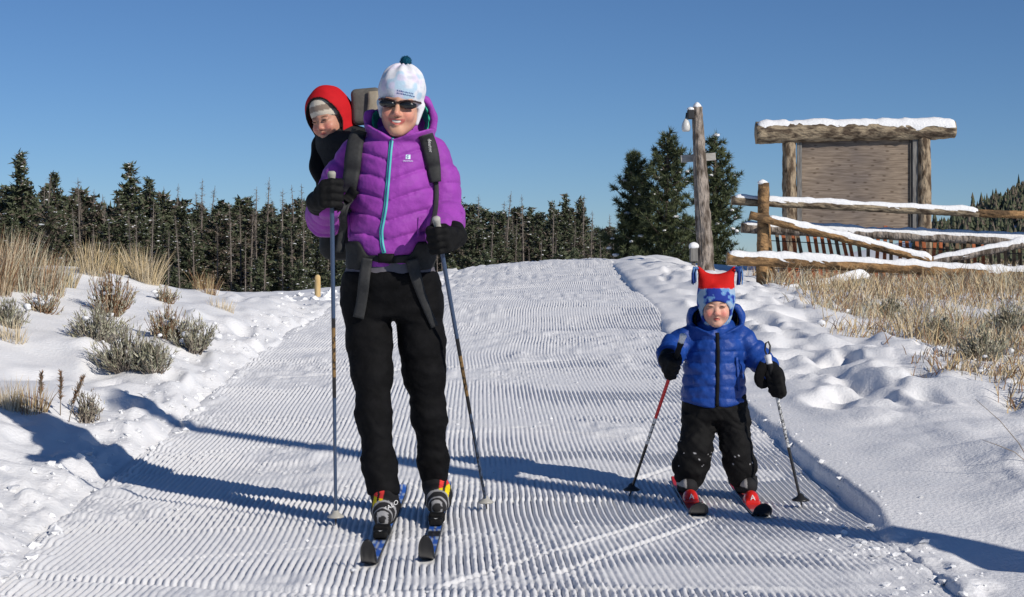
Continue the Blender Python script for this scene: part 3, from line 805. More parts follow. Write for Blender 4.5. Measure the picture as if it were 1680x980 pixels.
# ---- slatted snow fence behind
M['red_slat'] = pmat('red_slat', (.30, .085, .04), (.48, .17, .08), scale=10, stretch=(3, 3, 1), rough=.8, spec=.15)
M['faded_slat'] = pmat('faded_slat', (.12, .075, .05), (.26, .19, .13), scale=10, stretch=(3, 3, 1), rough=.85, spec=.12)
DS = DF + .75
q = at(1270, 470, DS)
sf_ = thing('snow_fence', 'red slatted snow fence wired up behind the log rails', 'fence', (q[0], DS, float(tz(q[0], DS))))
rs = random.Random(4); slat_r = box_mesh('slat', (0, 0, 0), (.024, .007, .50), M['red_slat'], bevel=.002); slat_f = box_mesh('slat', (0, 0, 0), (.024, .007, .50), M['faded_slat'], bevel=.002)
xs = 1266
while xs < 1745:
    f = (xs - 1266) / 480
    y0 = 373 + 26 * f; c_ = at(xs, y0 + 52, DS + rs.uniform(-.03, .03))
    o = bpy.data.objects.new('slat', slat_r if (rs.random() > .25 and xs < 1560) or rs.random() < .35 else slat_f); COL.objects.link(o); o.parent = sf_
    o.location = Vector(c_) - sf_.location; o.rotation_euler = (rs.gauss(0, .03), (.16 if xs < 1420 else .02) * -1 + rs.gauss(0, .05), rs.gauss(0, .1)); o.scale = (1, 1, rs.uniform(.94, 1.05))
    xs += 12.2 + rs.gauss(0, 1.2)
for dz_, sd in ((395, 1), (440, 2)):
    V, Q, T = tube([at(1262, dz_, DS - .012), at(1500, dz_ + 12, DS - .012), at(1750, dz_ + 26, DS - .012)], [.006] * 3, 5); obj('wire', mesh_np('wire', V, [Q, T], [M['black_metal']]), sf_)
# ---- short wooden stake far left of the trail
q = at(521, 470, 19.5); zs = float(tz(q[0], 19.5)); st = thing('wooden_stake', 'short yellow wooden stake at the far left rim of the trail', 'stake', (q[0], 19.5, zs))
M['stake'] = pmat('stake', (.50, .33, .13), (.62, .45, .22), scale=20, stretch=(1, 1, .2), rough=.8)
top = at(521, 455, 19.5)
obj('stake_body', log_mesh('stake_body', [(q[0], 19.5, zs - .2), top], [.036, .034], M['stake'], 51, step=.03, rough=.03), st)
obj('stake_tip', lathe('stake_tip', [(.034, -.01), (.030, .012), (.016, .026), (.001, .03)], top, M['stake'], 12), st)
# ---- tall pole outside the picture on the right; its shadow crosses the trail
tip = np.array([-2.16, 9.45, float(tz(-2.16, 9.45))]); HP = 4.4
L_ = HP / math.tan(SUN_EL); bx, by = tip[0] - SH.x * L_, tip[1] - SH.y * L_
zt = tip[2] + HP
pp = thing('tall_post', 'tall log post whose long shadow crosses the trail by the child', 'post', (bx, by, float(tz(bx, by))))
obj('post', log_mesh('post', [(bx, by, float(tz(bx, by)) - .2), (bx, by, zt)], [.12, .055], M['log_grey'], 61), pp)
obj('cross_board', box_mesh('cross_board', (bx, by - .07, zt - .2), (.10, .02, .16), M['pale_board']), pp)
# ------------------------------------------------------------------ grass and shrubs
M['straw'] = pmat('straw', (.46, .34, .17), (.70, .56, .34), scale=2.5, rough=.8, spec=.15)
M['straw_pale'] = pmat('straw_pale', (.50, .40, .25), (.70, .60, .44), scale=2.5, rough=.8, spec=.15)
M['rust_stem'] = pmat('rust_stem', (.20, .105, .055), (.36, .22, .13), scale=4, rough=.85, spec=.1)
M['sage'] = pmat('sage', (.38, .365, .26), (.60, .575, .46), scale=9, rough=.85, spec=.1)
M['sage_dark'] = pmat('sage_dark', (.21, .21, .14), (.38, .38, .27), scale=9, rough=.85, spec=.1)
M['twig'] = pmat('twig', (.20, .165, .13), (.36, .31, .26), scale=9, rough=.85, spec=.1)

def bent_blades(base, dirs, length, width, r, droop=.25):
    """grass blades of two joined pieces that bend over; 5 vertices, 3 faces' worth of surface each"""
    n = len(base); d = dirs / (np.linalg.norm(dirs, axis=1)[:, None] + 1e-9)
    s = np.cross(d, r.normal(size=(n, 3))); s /= np.linalg.norm(s, axis=1)[:, None] + 1e-9
    L_ = np.broadcast_to(length, (n,))[:, None]; w = np.broadcast_to(width, (n,))[:, None] * .5
    side = d * np.array([1, 1, 0]) + r.normal(0, .12, (n, 3)) * np.array([1, 1, 0])
    mid = base + d * L_ * .55 + side * L_ * droop * .25
    tip = base + d * L_ * .95 + side * L_ * droop - np.array([0, 0, 1]) * L_ * droop * .3
    V = np.stack([base - s * w, base + s * w, mid - s * w * .8, mid + s * w * .8, tip], 1).reshape(-1, 3)
    k = np.arange(n)[:, None] * 5
    return V, k + np.array([[0, 1, 3, 2]]), k + np.array([[2, 3, 4]])

def grass_mesh(name, n, rad, h, mats, seed, spread=.35, width=.006, snow_bits=0, droop=.3, at_=None):
    r = np.random.default_rng(seed)
    a = r.random(n) * 6.283; q = rad * np.sqrt(r.random(n)) * .6
    base = np.stack([np.cos(a) * q, np.sin(a) * q, np.full(n, -.03)], -1)
    if at_ is not None: base[:, 2] = tz(base[:, 0] + at_[0], base[:, 1] + at_[1]) - at_[2] - .03
    d = np.stack([np.cos(a) * spread * r.random(n) * 1.4 + r.normal(0, .12, n), np.sin(a) * spread * r.random(n) * 1.4 + r.normal(0, .12, n), np.ones(n)], -1)
    V, Q, T = bent_blades(base, d, h * (.25 + .8 * r.random(n) ** 1.3), width * (.6 + .8 * r.random(n)), r, droop)
    mi = r.integers(0, len(mats), n)
    return mesh_np(name, V, [Q, T], [M[m] for m in mats], [mi, mi], smooth=False)

def shrub_mesh(seed, rad, h, n_stem, leaf, stem_mat, leaf_mats, leaf_n=14, leaf_w=.008, leaf_l=.03, up=.5, flat=1.0):
    r = np.random.default_rng(seed); SV, SQ, off = [], [], 0; B, D = [], []
    for i in range(n_stem):
        az = r.random() * 6.283; lean = r.random() ** .7
        tip = np.array([math.cos(az) * rad * lean, math.sin(az) * rad * lean * flat, h * (1 - .45 * lean ** 2) * (.35 + .7 * r.random())])
        b0 = tip * np.array([.18, .18, 0]); mid = b0 + (tip - b0) * np.array([.6, .6, .42])
        s = np.linspace(0, 1, 5)[:, None]; P_ = (1 - s) ** 2 * b0 + 2 * s * (1 - s) * mid + s * s * tip
        P_[:, 2] -= .03 * (1 - s[:, 0]); P_[1:] += r.normal(0, .008, (4, 3))
        v, q, _ = tube(P_, np.linspace(.0045, .0016, 5), 3, cap=False); SV.append(v); SQ.append(q + off); off += len(v)
        if leaf:
            k = int(leaf_n * (.6 + .8 * r.random())); u = (1 - up) + up * r.random(k)
            idx = u * 4; i0 = np.minimum(idx.astype(int), 3); f = (idx - i0)[:, None]
            c = P_[i0] * (1 - f) + P_[i0 + 1] * f
            B.append(c + r.normal(0, .008, (k, 3))); D.append((tip - mid) / (np.linalg.norm(tip - mid) + 1e-6) * .9 + r.normal(0, .5, (k, 3)) + np.array([0, 0, .35]))
    sm = mesh_np('stems', np.concatenate(SV), [np.concatenate(SQ)], [M[stem_mat]])
    lm = None
    if leaf:
        B, D = np.concatenate(B), np.concatenate(D); n = len(B)
        V, Fc = blades(B, D, leaf_l * (.6 + .9 * r.random(n)), leaf_w * (.7 + .7 * r.random(n)), r)
        lm = mesh_np('leaves', V, [Fc], [M[m] for m in leaf_mats], [r.integers(0, len(leaf_mats), n)], smooth=False)
    return sm, lm

# (base column, base row, radius px, height px, stems, label)
SAGE = [(160, 558, 58, 66, 80, 'grey-green sagebrush at the left, uppermost of the merged pair', 'g'), (205, 606, 66, 76, 90, 'largest grey-green sagebrush, with orange stems at its base', 'g'),
        (252, 608, 40, 58, 60, 'small grey-green sagebrush touching the right side of the largest one', 'g'), (318, 578, 44, 62, 60, 'small sagebrush farthest right on the left bank', 'g'),
        (276, 556, 40, 62, 60, 'twiggy sagebrush between the largest one and the rightmost one', 'd'), (182, 516, 46, 84, 70, 'tan-stemmed brush below the tall yellow grass tuft', 'd'),
        (16, 536, 34, 50, 50, 'small green sagebrush cut by the left picture edge', 'g'), (72, 512, 40, 46, 40, 'sparse sagebrush poking through snow near the left edge', 'd'),
        (272, 496, 22, 30, 28, 'tiny sprig of sagebrush below the right-hand yellow tuft', 'd')]
for i, (px, py, rp, hp, ns, lb, k) in enumerate(SAGE):
    x, y, z = place(px, py, 7, 16); s = F_PX / y
    t = thing('sagebrush', lb, 'shrub', (x, y, z - .01), 'sagebrush on the left bank')
    sm, lm = shrub_mesh(600 + i, rp / s, hp / s, ns * 2, True, 'rust_stem' if k == 'd' else 'twig', ('sage', 'sage_dark') if k == 'g' else ('sage', 'straw_pale', 'sage_dark'), leaf_n=10 if k == 'g' else 6, leaf_w=.007, leaf_l=.032, up=.62, flat=.8)
    obj('stems', sm, t, world=False); obj('leaves', lm, t, world=False)
    r = np.random.default_rng(i); nb = 5 if i != 8 else 2
    cp = np.stack([r.normal(0, rp / s * .45, nb), r.normal(0, rp / s * .3, nb), hp / s * (.25 + .45 * r.random(nb))], -1)
    v, f = scatter_blobs(cp, .012 + .022 * r.random(nb), i, flat=.7, sub=2, rough=.3)
    tag(obj('snow_tufts', mesh_np('snow_tufts', v, [f], [M['snow_cap']]), t, world=False), kind='stuff')
TUFT = [(238, 462, 26, 66, 190, ('straw', 'straw_pale'), 'tall yellow grass tuft leaning right, rightmost of the tall ones'), (150, 448, 22, 60, 130, ('straw', 'straw_pale'), 'yellow grass tuft on the rim above the brush'),
        (192, 450, 14, 52, 60, ('straw',), 'thin yellow grass tuft between two fuller ones'), (336, 468, 20, 42, 70, ('straw', 'rust_stem'), 'low straw tuft on the rim near the forest foot'),
        (62, 470, 46, 74, 240, ('straw_pale', 'sage', 'rust_stem'), 'big tan brush clump on the rim at the left'), (22, 470, 40, 96, 260, ('rust_stem', 'straw_pale', 'sage'), 'tallest rust-tipped brush clump at the left picture edge'),
        (-20, 480, 40, 112, 200, ('rust_stem', 'straw_pale'), 'rust-brown brush clump half outside the left picture edge'), (52, 676, 26, 54, 70, ('straw', 'rust_stem'), 'low orange-tan tuft beside the dark seed spikes'),
        (14, 668, 20, 60, 60, ('straw_pale',), 'pale sparse grass at the left picture edge, lower bank'), (20, 560, 22, 44, 50, ('straw_pale',), 'faint pale grass under the small green sagebrush'),
        (362, 506, 22, 26, 50, ('straw_pale',), 'faint straw wisps on the snow right of the rim'), (100, 470, 24, 60, 120, ('straw', 'sage'), 'tan grass clump right of the big brush clump')]
for i, (px, py, rp, hp, n, mt, lb) in enumerate(TUFT):
    x, y, z = place(px, py, 6, 15.5); s = F_PX / y
    o = obj('grass_tuft', grass_mesh('grass_tuft', n * 3, rp / s * 1.5, hp / s * 1.25, mt, 700 + i, spread=.26 if i else .42, width=.0038, droop=.2, at_=(x, y, z)))
    o.location = (x, y, z); tag(o, lb, 'grass', 'dry grass tufts on the left bank')
# spiky seed stalks
def spike(px, py, hp, lean, lb, seed):
    x, y, z = place(px, py, 6, 14); h = hp / F_PX * y
    t = thing('seed_stalk', lb, 'plant', (x, y, z)); r = np.random.default_rng(seed)
    s = np.linspace(0, 1, 6); P_ = np.stack([lean * h * s ** 1.4, 0 * s, h * s - .02], -1)
    v, q, tt = tube(P_, np.linspace(.003, .0015, 6), 4); obj('stem', mesh_np('stem', v, [q, tt], [M['twig']]), t, world=False)
    n = 170; u = .35 + .63 * r.random(n); c = np.stack([lean * h * u ** 1.4, 0 * u, h * u], -1)
    V, Fc = blades(c, r.normal(0, .5, (n, 3)) + np.array([lean * .4, 0, 1]), .018 + .014 * r.random(n), .008, r)
    obj('seed_head', mesh_np('seed_head', V, [Fc], [M['twig'], M['rust_stem']], [r.integers(0, 2, n)], smooth=False), t, world=False)
spike(66, 668, 56, .05, 'dark seed spike, leftmost of the two upright ones', 1); spike(99, 682, 72, .02, 'tall dark seed spike standing alone in the snow', 2)
spike(112, 694, 74, .35, 'leaning seed spike left of the branched twig', 4)
x, y, z = place(142, 694, 6, 14)
t = thing('branched_twig', 'grey branched twig bush low on the left bank', 'plant', (x, y, z)); sm, lm = shrub_mesh(801, 30 / F_PX * y, 62 / F_PX * y, 46, True, 'twig', ('twig', 'sage'), leaf_n=10, leaf_w=.006, leaf_l=.02, flat=.7)
obj('stems', sm, t, world=False); obj('leaves', lm, t, world=False)
for i, (pts, lb) in enumerate((([(1705, 775), (1672, 728), (1640, 690), (1600, 655)], 'long thin bare twig arching at the right picture edge'), ([(1700, 760), (1665, 742), (1635, 730), (1612, 722)], 'shorter bare twig under the long one at the right edge'))):
    x, y, z = place(pts[0][0], pts[0][1], 5, 12)
    W_ = [at(a, b, y + .02 * j) for j, (a, b) in enumerate(pts)]; W_[0][2] -= .03
    v, q, tt = tube(W_, [.0022, .002, .0016, .001], 5); o = obj('bare_twig', mesh_np('bare_twig', v, [q, tt], [M['twig']])); tag(o, lb, 'twig')
# dry field on the right: nobody could count these
r = np.random.default_rng(21)
N = 34000
y = 8.2 + 17.5 * r.random(N) ** 1.1; x = 2.55 + r.random(N) ** 1.15 * (.40 * y - 1.2)
edge = 2.80 + .60 * sstep(13, 22, y) + .22 * noise2(y * 1.3, y * 0, 5) + .12 * noise2(y * 4, y * 0, 6)
dens = noise2(x * 1.1, y * .8, 81) * .6 + noise2(x * 3, y * 2.4, 82) * .4
keep = (x > edge + r.normal(0, .10, N)) & (dens > -.30 + .5 * r.random(N) * np.exp(-(x - edge) / .3))
keep |= (x > 2.6) & (y > 20.2) & (y < 23.5) & (r.random(N) < .55) & (x > .148 * y)
x, y = x[keep], y[keep]; n = len(x)
base = np.stack([x, y, ground(x, y) - .02], -1)
tall = .10 + .16 * np.clip(.5 + noise2(x * .9, y * .7, 83), 0, 1) + .10 * sstep(15, 21, y)
d = np.stack([r.normal(.05, .32, n), r.normal(0, .32, n), np.ones(n)], -1)
V, Q, T = bent_blades(base, d, tall * (.5 + .9 * r.random(n)), .0055 + .004 * r.random(n), r, .35)
mi = np.where(noise2(x * .7 + 5, y * .5, 84) > .15, r.integers(0, 4, n), r.integers(0, 3, n))
o = obj('dry_grass', mesh_np('dry_grass', V, [Q, T], [M['straw'], M['straw_pale'], M['rust_stem'], M['sage']], [mi, mi], smooth=False))
tag(o, 'dry tan grass covering the field right of the trail', 'grass', kind='stuff')
sel = r.choice(n, 420, replace=False)
v, f = scatter_blobs(base[sel] + np.array([0, 0, .05]), .012 + .035 * r.random(420) ** 2, 9, flat=.6, sub=1, rough=.4)
o = obj('grass_snow', mesh_np('grass_snow', v, [f], [M['snow_cap']])); tag(o, 'small tufts of snow caught in the dry grass', 'snow', kind='stuff')
for i, (px, py, rp, hp, lb) in enumerate(((1610, 590, 46, 62, 'greenest sagebrush in the right-hand grass field'), (1540, 560, 34, 46, 'sagebrush left of the greenest one in the right field'), (1652, 545, 40, 50, 'sagebrush at the right picture edge below the fence'), (1462, 520, 26, 34, 'low sagebrush nearest the fallen log'))):
    x, y, z = place(px, py, 8, 20); s = F_PX / y
    t = thing('sagebrush', lb, 'shrub', (x, y, z - .01), 'sagebrush in the right-hand field')
    sm, lm = shrub_mesh(650 + i, rp / s, hp / s, 110, True, 'twig', ('sage', 'sage_dark', 'straw_pale'), leaf_n=14, leaf_w=.010, leaf_l=.036, up=.65)
    obj('stems', sm, t, world=False); obj('leaves', lm, t, world=False)
# ------------------------------------------------------------------ soft shapes: distance fields turned into one continuous surface
def smin(a, b, k):
    h = np.clip(.5 + .5 * (b - a) / k, 0, 1)
    return b + (a - b) * h - k * h * (1 - h)
def smax(a, b, k): return -smin(-a, -b, k)
def seg(P, a, b, r1, r2):
    a, b = np.asarray(a, np.float32), np.asarray(b, np.float32); ba = b - a
    t = np.clip((P - a) @ ba / max(float(ba @ ba), 1e-9), 0, 1)
    return np.linalg.norm(P - a - t[:, None] * ba, axis=1) - (r1 + t * (r2 - r1)), t
def chain(P, pts, rs, k=.02):
    d = None
    for i in range(len(pts) - 1):
        q, _ = seg(P, pts[i], pts[i + 1], rs[i], rs[i + 1]); d = q if d is None else smin(d, q, k)
    return d
def chain_arc(P, pts, rs, k=.02):
    d = arc = None; acc = 0
    for i in range(len(pts) - 1):
        q, t = seg(P, pts[i], pts[i + 1], rs[i], rs[i + 1]); L_ = float(np.linalg.norm(np.asarray(pts[i + 1]) - np.asarray(pts[i])))
        a = acc + t * L_; acc += L_
        if d is None: d, arc = q, a
        else: arc = np.where(q < d, a, arc); d = smin(d, q, k)
    return d, arc
def ell(P, c, r_):
    q = (P - np.asarray(c, np.float32)); r_ = np.asarray(r_, np.float32)
    k0 = np.linalg.norm(q / r_, axis=1); k1 = np.linalg.norm(q / (r_ * r_), axis=1) + 1e-6
    return k0 * (k0 - 1) / k1
def rbox(P, c, h, r_):
    q = np.abs(P - np.asarray(c, np.float32)) - (np.asarray(h, np.float32) - r_)
    return np.linalg.norm(np.maximum(q, 0), axis=1) + np.minimum(q.max(1), 0) - r_
def loft(P, secs, k=.03):
    """upright body of elliptical sections (z, cx, cy, a, b), z rising"""
    s = np.asarray(secs, float); z = P[:, 2]
    I = lambda j: np.interp(z, s[:, 0], s[:, j])
    a, b = I(3), I(4); qx, qy = P[:, 0] - I(1), P[:, 1] - I(2)
    k0 = np.sqrt((qx / a) ** 2 + (qy / b) ** 2); k1 = np.sqrt((qx / a ** 2) ** 2 + (qy / b ** 2) ** 2) + 1e-6
    d = k0 * (k0 - 1) / k1
    return smax(d, np.maximum(z - s[-1, 0], s[0, 0] - z), k)
def puff(t, p=2.4):
    f = t - np.floor(t); return 1 - np.abs(2 * f - 1) ** p
def fold(P, sx, sy, sz, seed=0): return noise3(P[:, 0] * sx + seed, P[:, 1] * sy, P[:, 2] * sz)
def fold_d(P, s, sz, sh, seed=0): return noise3(P[:, 0] * s + seed, P[:, 1] * s, P[:, 2] * sz + P[:, 0] * sh + 2 * noise3(P[:, 0] * 9, P[:, 1] * 9, P[:, 2] * 9))
def frame(yaw=0, pitch=0, roll=0):
    return np.array(Matrix.Rotation(math.radians(yaw), 3, 'Z') @ Matrix.Rotation(math.radians(pitch), 3, 'X') @ Matrix.Rotation(math.radians(roll), 3, 'Y'), dtype=np.float32)

def polygonize(f, lo, hi, h, B=8):
    lo = np.asarray(lo, float); hi = np.asarray(hi, float)
    nb = np.maximum(np.ceil((hi - lo) / (h * B)).astype(int), 1); n = nb * B
    ci = np.stack(np.meshgrid(*[np.arange(k) for k in nb], indexing='ij'), -1).reshape(-1, 3)
    cc = (lo + (ci + .5) * B * h).astype(np.float32)
    dc = f(cc).astype(np.float32)
    act = np.abs(dc) < .87 * B * h * 1.35 + .018
    D = np.full(n + 1, 1.0, np.float32)
    dcs = np.where(dc < 0, -1.0, 1.0).reshape(nb)
    D[:-1, :-1, :-1] = dcs.repeat(B, 0).repeat(B, 1).repeat(B, 2)
    g = np.stack(np.meshgrid(*[np.arange(B + 1)] * 3, indexing='ij'), -1).reshape(-1, 3)
    A = ci[act]
    for s in range(0, len(A), 400):
        idx = (A[s:s + 400, None] * B + g[None]).reshape(-1, 3)
        v = f((lo + idx * h).astype(np.float32))
        D[idx[:, 0], idx[:, 1], idx[:, 2]] = v
    S = D < 0
    cnt = np.zeros(n, np.int8)
    for a in (0, 1):
        for b in (0, 1):
            for c in (0, 1):
                cnt += S[a:n[0] + a, b:n[1] + b, c:n[2] + c]
    cells = np.argwhere((cnt > 0) & (cnt < 8))
    vid = np.full(n, -1, np.int64); vid[cells[:, 0], cells[:, 1], cells[:, 2]] = np.arange(len(cells))
    acc = np.zeros((len(cells), 3)); w = np.zeros(len(cells))
    cor = [np.array(q) for q in ((0, 0, 0), (1, 0, 0), (0, 1, 0), (1, 1, 0), (0, 0, 1), (1, 0, 1), (0, 1, 1), (1, 1, 1))]
    val = [D[tuple((cells + c).T)] for c in cor]
    for i, j in ((0, 1), (2, 3), (4, 5), (6, 7), (0, 2), (1, 3), (4, 6), (5, 7), (0, 4), (1, 5), (2, 6), (3, 7)):
        m = (val[i] < 0) != (val[j] < 0)
        t = np.where(m, val[i] / np.where(m, val[i] - val[j], 1), 0)
        acc += np.where(m[:, None], cor[i] + t[:, None] * (cor[j] - cor[i]), 0); w += m
    V = lo + (cells + acc / w[:, None]) * h
    Fs = []
    for ax in range(3):
        o1, o2 = [(1, 2), (2, 0), (0, 1)][ax]
        sl0 = [slice(0, n[k]) for k in range(3)]; sl1 = list(sl0)
        sl1[ax] = slice(1, n[ax] + 1)
        e = np.argwhere(S[tuple(sl0)] != S[tuple(sl1)])
        e = e[(e[:, o1] > 0) & (e[:, o2] > 0)]
        if not len(e): continue
        u1 = np.zeros(3, int); u1[o1] = 1; u2 = np.zeros(3, int); u2[o2] = 1
        q = [vid[tuple(x.T)] for x in (e - u1 - u2, e - u2, e, e - u1)]
        q = np.stack(q, -1); fl = ~S[tuple(e.T)]
        q[fl] = q[fl][:, ::-1]
        Fs.append(q[(q >= 0).all(1)])
    return V, np.concatenate(Fs)

def soft(name, f, lo, hi, h, mats, parent, col=None, smooth=True, post=None):
    V, Q = polygonize(f, lo, hi, h)
    if post is not None: V = post(V)
    return obj(name, mesh_np(name, V, [Q], mats, col=None if col is None else col(V.astype(np.float32)), smooth=smooth), parent)

def front(f, x, z, y0, y1, n=260):
    """first depth, coming from the camera side, at which the body is met"""
    y = np.linspace(y0, y1, n); P = np.stack([np.full(n, x), y, np.full(n, z)], -1).astype(np.float32)
    d = f(P); k = np.where(d < 0)[0]
    return float(y[k[0]]) if len(k) else None

def front_many(f, X, Z, y0, y1, n=110):
    X, Z = np.ravel(X), np.ravel(Z); y = np.linspace(y0, y1, n); m = len(X)
    P = np.stack([np.repeat(X, n), np.tile(y, m), np.repeat(Z, n)], -1).astype(np.float32)
    D = f(P).reshape(m, n); hit = D < 0; k = hit.argmax(1); ok = hit.any(1)
    k0 = np.maximum(k - 1, 0); i = np.arange(m); a, b = D[i, k0], D[i, k]
    t = np.where(k > 0, a / np.where(np.abs(a - b) < 1e-9, 1, a - b), 0)
    return np.where(ok, y[k0] + t * (y[k] - y[k0]), np.nan)

def ribbon(name, pts, width, thick, mat, parent, f=None, yr=None, off=.004, sm=2, n=28, col=None):
    """flat webbing along pts (world); if f is given it is laid on that body's front"""
    pts = np.asarray(pts, float); s0 = np.concatenate([[0], np.cumsum(np.linalg.norm(np.diff(pts, axis=0), axis=1))])
    s = np.linspace(0, s0[-1], n); C = np.stack([np.interp(s, s0, pts[:, k]) for k in range(3)], -1)
    for _ in range(2): C[1:-1] = (C[:-2] + 2 * C[1:-1] + C[2:]) / 4
    W_ = np.interp(s, np.linspace(0, s0[-1], len(np.atleast_1d(width))), np.atleast_1d(width)) if np.ndim(width) else np.full(n, width)
    T = np.gradient(C, axis=0); T[:, 1] = 0; T /= np.linalg.norm(T, axis=1)[:, None]
    Sd = np.stack([T[:, 2], 0 * s, -T[:, 0]], -1)
    E = np.linspace(-1, 1, 5); Yl = np.zeros((n, 5))
    if f is not None:
        PX = C[:, None, 0] + Sd[:, None, 0] * E[None] * W_[:, None] / 2; PZ = C[:, None, 2] + Sd[:, None, 2] * E[None] * W_[:, None] / 2
        Yl = front_many(f, PX, PZ, *yr).reshape(n, 5)
    if f is not None:
        for i in range(n):
            r_ = Yl[i]; m = np.isnan(r_)
            if m.all(): Yl[i] = C[i, 1]
            elif m.any(): r_[m] = np.nanmax(r_)
        base = Yl.min(1, keepdims=True); Yl = base * .75 + Yl * .25
        for _ in range(sm): Yl[1:-1] = (Yl[:-2] + Yl[1:-1] * 2 + Yl[2:]) / 4
        Yl = np.minimum(Yl, Yl) - off
    else:
        Yl = np.repeat(C[:, 1:2], 5, 1)
    V = []
    for i in range(n):
        ring = []
        for j, e in enumerate(E): ring.append((C[i, 0] + Sd[i, 0] * e * W_[i] / 2, Yl[i, j] - thick * (1 - .5 * abs(e) ** 4), C[i, 2] + Sd[i, 2] * e * W_[i] / 2))
        for j, e in list(enumerate(E))[::-1]: ring.append((C[i, 0] + Sd[i, 0] * e * W_[i] / 2, Yl[i, j] + .003, C[i, 2] + Sd[i, 2] * e * W_[i] / 2))
        V += ring
    k = 10; i = np.arange(n - 1)[:, None] * k; j = np.arange(k)[None]
    Q = np.stack([i + j, i + (j + 1) % k, i + k + (j + 1) % k, i + k + j], -1).reshape(-1, 4)
    ends = [np.array([[0, 1, 8, 9], [1, 2, 7, 8], [2, 3, 6, 7], [3, 4, 5, 6]])[:, ::-1], np.array([[0, 1, 8, 9], [1, 2, 7, 8], [2, 3, 6, 7], [3, 4, 5, 6]]) + (n - 1) * k]
    me = mesh_np(name, np.array(V), [Q] + ends, [mat])
    return obj(name, me, parent)

def words_on(text, size, origin, ex, ez, mat, parent, name='lettering', f=None, yr=None, off=.003, on_mesh=None):
    cu = bpy.data.curves.new(name, 'FONT'); cu.body = text; cu.size = size; cu.align_x = 'CENTER'; cu.align_y = 'CENTER'; cu.resolution_u = 2
    tmp = bpy.data.objects.new(name, cu); COL.objects.link(tmp)
    bpy.context.view_layer.update()
    me = bpy.data.meshes.new_from_object(tmp.evaluated_get(bpy.context.evaluated_depsgraph_get()))
    bpy.data.objects.remove(tmp)
    ex, ez, o_ = np.asarray(ex, float), np.asarray(ez, float), np.asarray(origin, float)
    n = len(me.vertices); c = np.zeros(n * 3); me.vertices.foreach_get('co', c); c = c.reshape(-1, 3)
    P_ = o_ + c[:, :1] * ex + c[:, 1:2] * ez
    if f is not None:
        yy = front_many(f, P_[:, 0], P_[:, 2], *yr); P_[:, 1] = np.where(np.isnan(yy), P_[:, 1], yy - off)
    if on_mesh is not None:
        mv = np.zeros(len(on_mesh.data.vertices) * 3); on_mesh.data.vertices.foreach_get('co', mv); mv = mv.reshape(-1, 3)
        for p in P_:
            k = np.argsort((mv[:, 0] - p[0]) ** 2 + (mv[:, 2] - p[2]) ** 2)[:6]; p[1] = mv[k, 1].min() - .0015
    me.vertices.foreach_set('co', P_.astype(np.float32).ravel()); me.materials.clear(); me.materials.append(mat)
    return obj(name, me, parent)

def hood_shell(P, c, r_, t, top_l, top_r, xw, x0, z0, slope, ymid, grow=0.0, slope_r=None):
    """hood pushed back: a cup round the neck, open above and in a V at the front"""
    e = ell(P, c, np.asarray(r_) + grow); sh = np.abs(e) - t
    zc_ = top_l + (top_r - top_l) * np.clip((P[:, 0] - (x0 - xw)) / (2 * xw), 0, 1)
    d = smax(sh, P[:, 2] - zc_, .012)
    opening = np.maximum(np.abs(P[:, 0] - x0) - (P[:, 2] - z0) * np.where(P[:, 0] > x0, slope_r or slope, slope), P[:, 1] - ymid)
    return smax(d, -opening, .014)

# ------------------------------------------------------------------ anatomy
def head_sdf(q, child=False):
    """head in its own frame: x to the picture's right, -y the face, z up, eyes at z = 0, adult size"""
    x = np.abs(q[:, 0]); m = q.copy(); m[:, 0] = x
    wx = 1.10 if child else 1.0
    d = ell(q, (0, .022, .036), (.074 * wx, .094, .090 if not child else .10))
    d = smin(d, ell(q, (0, -.018, -.032), ((.057 if not child else .060) * wx, .066, .082 if not child else .074)), .03)
    d = smin(d, seg(m, ((.042 if not child else .046) * wx, .010, -.055), (.012, -.058, -.100 if not child else -.094), .024, .019)[0], .03)
    d = smin(d, ell(q, (0, -.066, -.100 if not child else -.094), (.018, .016, .015)), .02)
    d = smin(d, ell(m, (.034 * wx, -.056, -.040), (.024, .024, .022) if not child else (.027, .030, .028)), .022)
    d = smin(d, seg(m, (0, -.076, .016), (.042, -.062, .014), .012, .010)[0], .018)
    d = -smin(-d, ell(m, (.031, -.092, -.001), (.019, .014, .011)), .012)            # eye sockets
    if not child: d = -smin(-d, seg(m, (.019, -.094, -.040), (.043, -.070, -.070), .003, .002)[0], .008)      # smile folds
    if child:
        d = smin(d, seg(q, (0, -.078, -.010), (0, -.094, -.036), .008, .0125)[0], .014)
    else:
        d = smin(d, seg(q, (0, -.080, .000), (0, -.104, -.036), .008, .011)[0], .012)
    d = smin(d, ell(m, (.011, -.090, -.042), (.008, .010, .007)), .008)
    d = smin(d, ell(m, (.031, -.078, -.001), (.017, .012, .0095)), .006)              # lids over the eyeballs
    return d

def lips(d, q, smile):
    x = np.abs(q[:, 0]); m = q.copy(); m[:, 0] = x
    up = .011 if smile else -.002
    w = .033 if smile else .019
    d = smin(d, np.minimum(seg(m, (0, -.0885, -.060), (w, -.073, -.064 + up), .0055, .003)[0], seg(m, (0, -.087, -.079 if smile else -.073), (w, -.073, -.065 + up), .006, .003)[0]), .006)
    qq = q.copy()
    if smile: qq[:, 2] = q[:, 2] - 9 * q[:, 0] ** 2
    gap = ell(qq, (0, -.094, -.0675), (w * .84, .016, .0072 if smile else .0024))
    return -smin(-d, gap, .004)

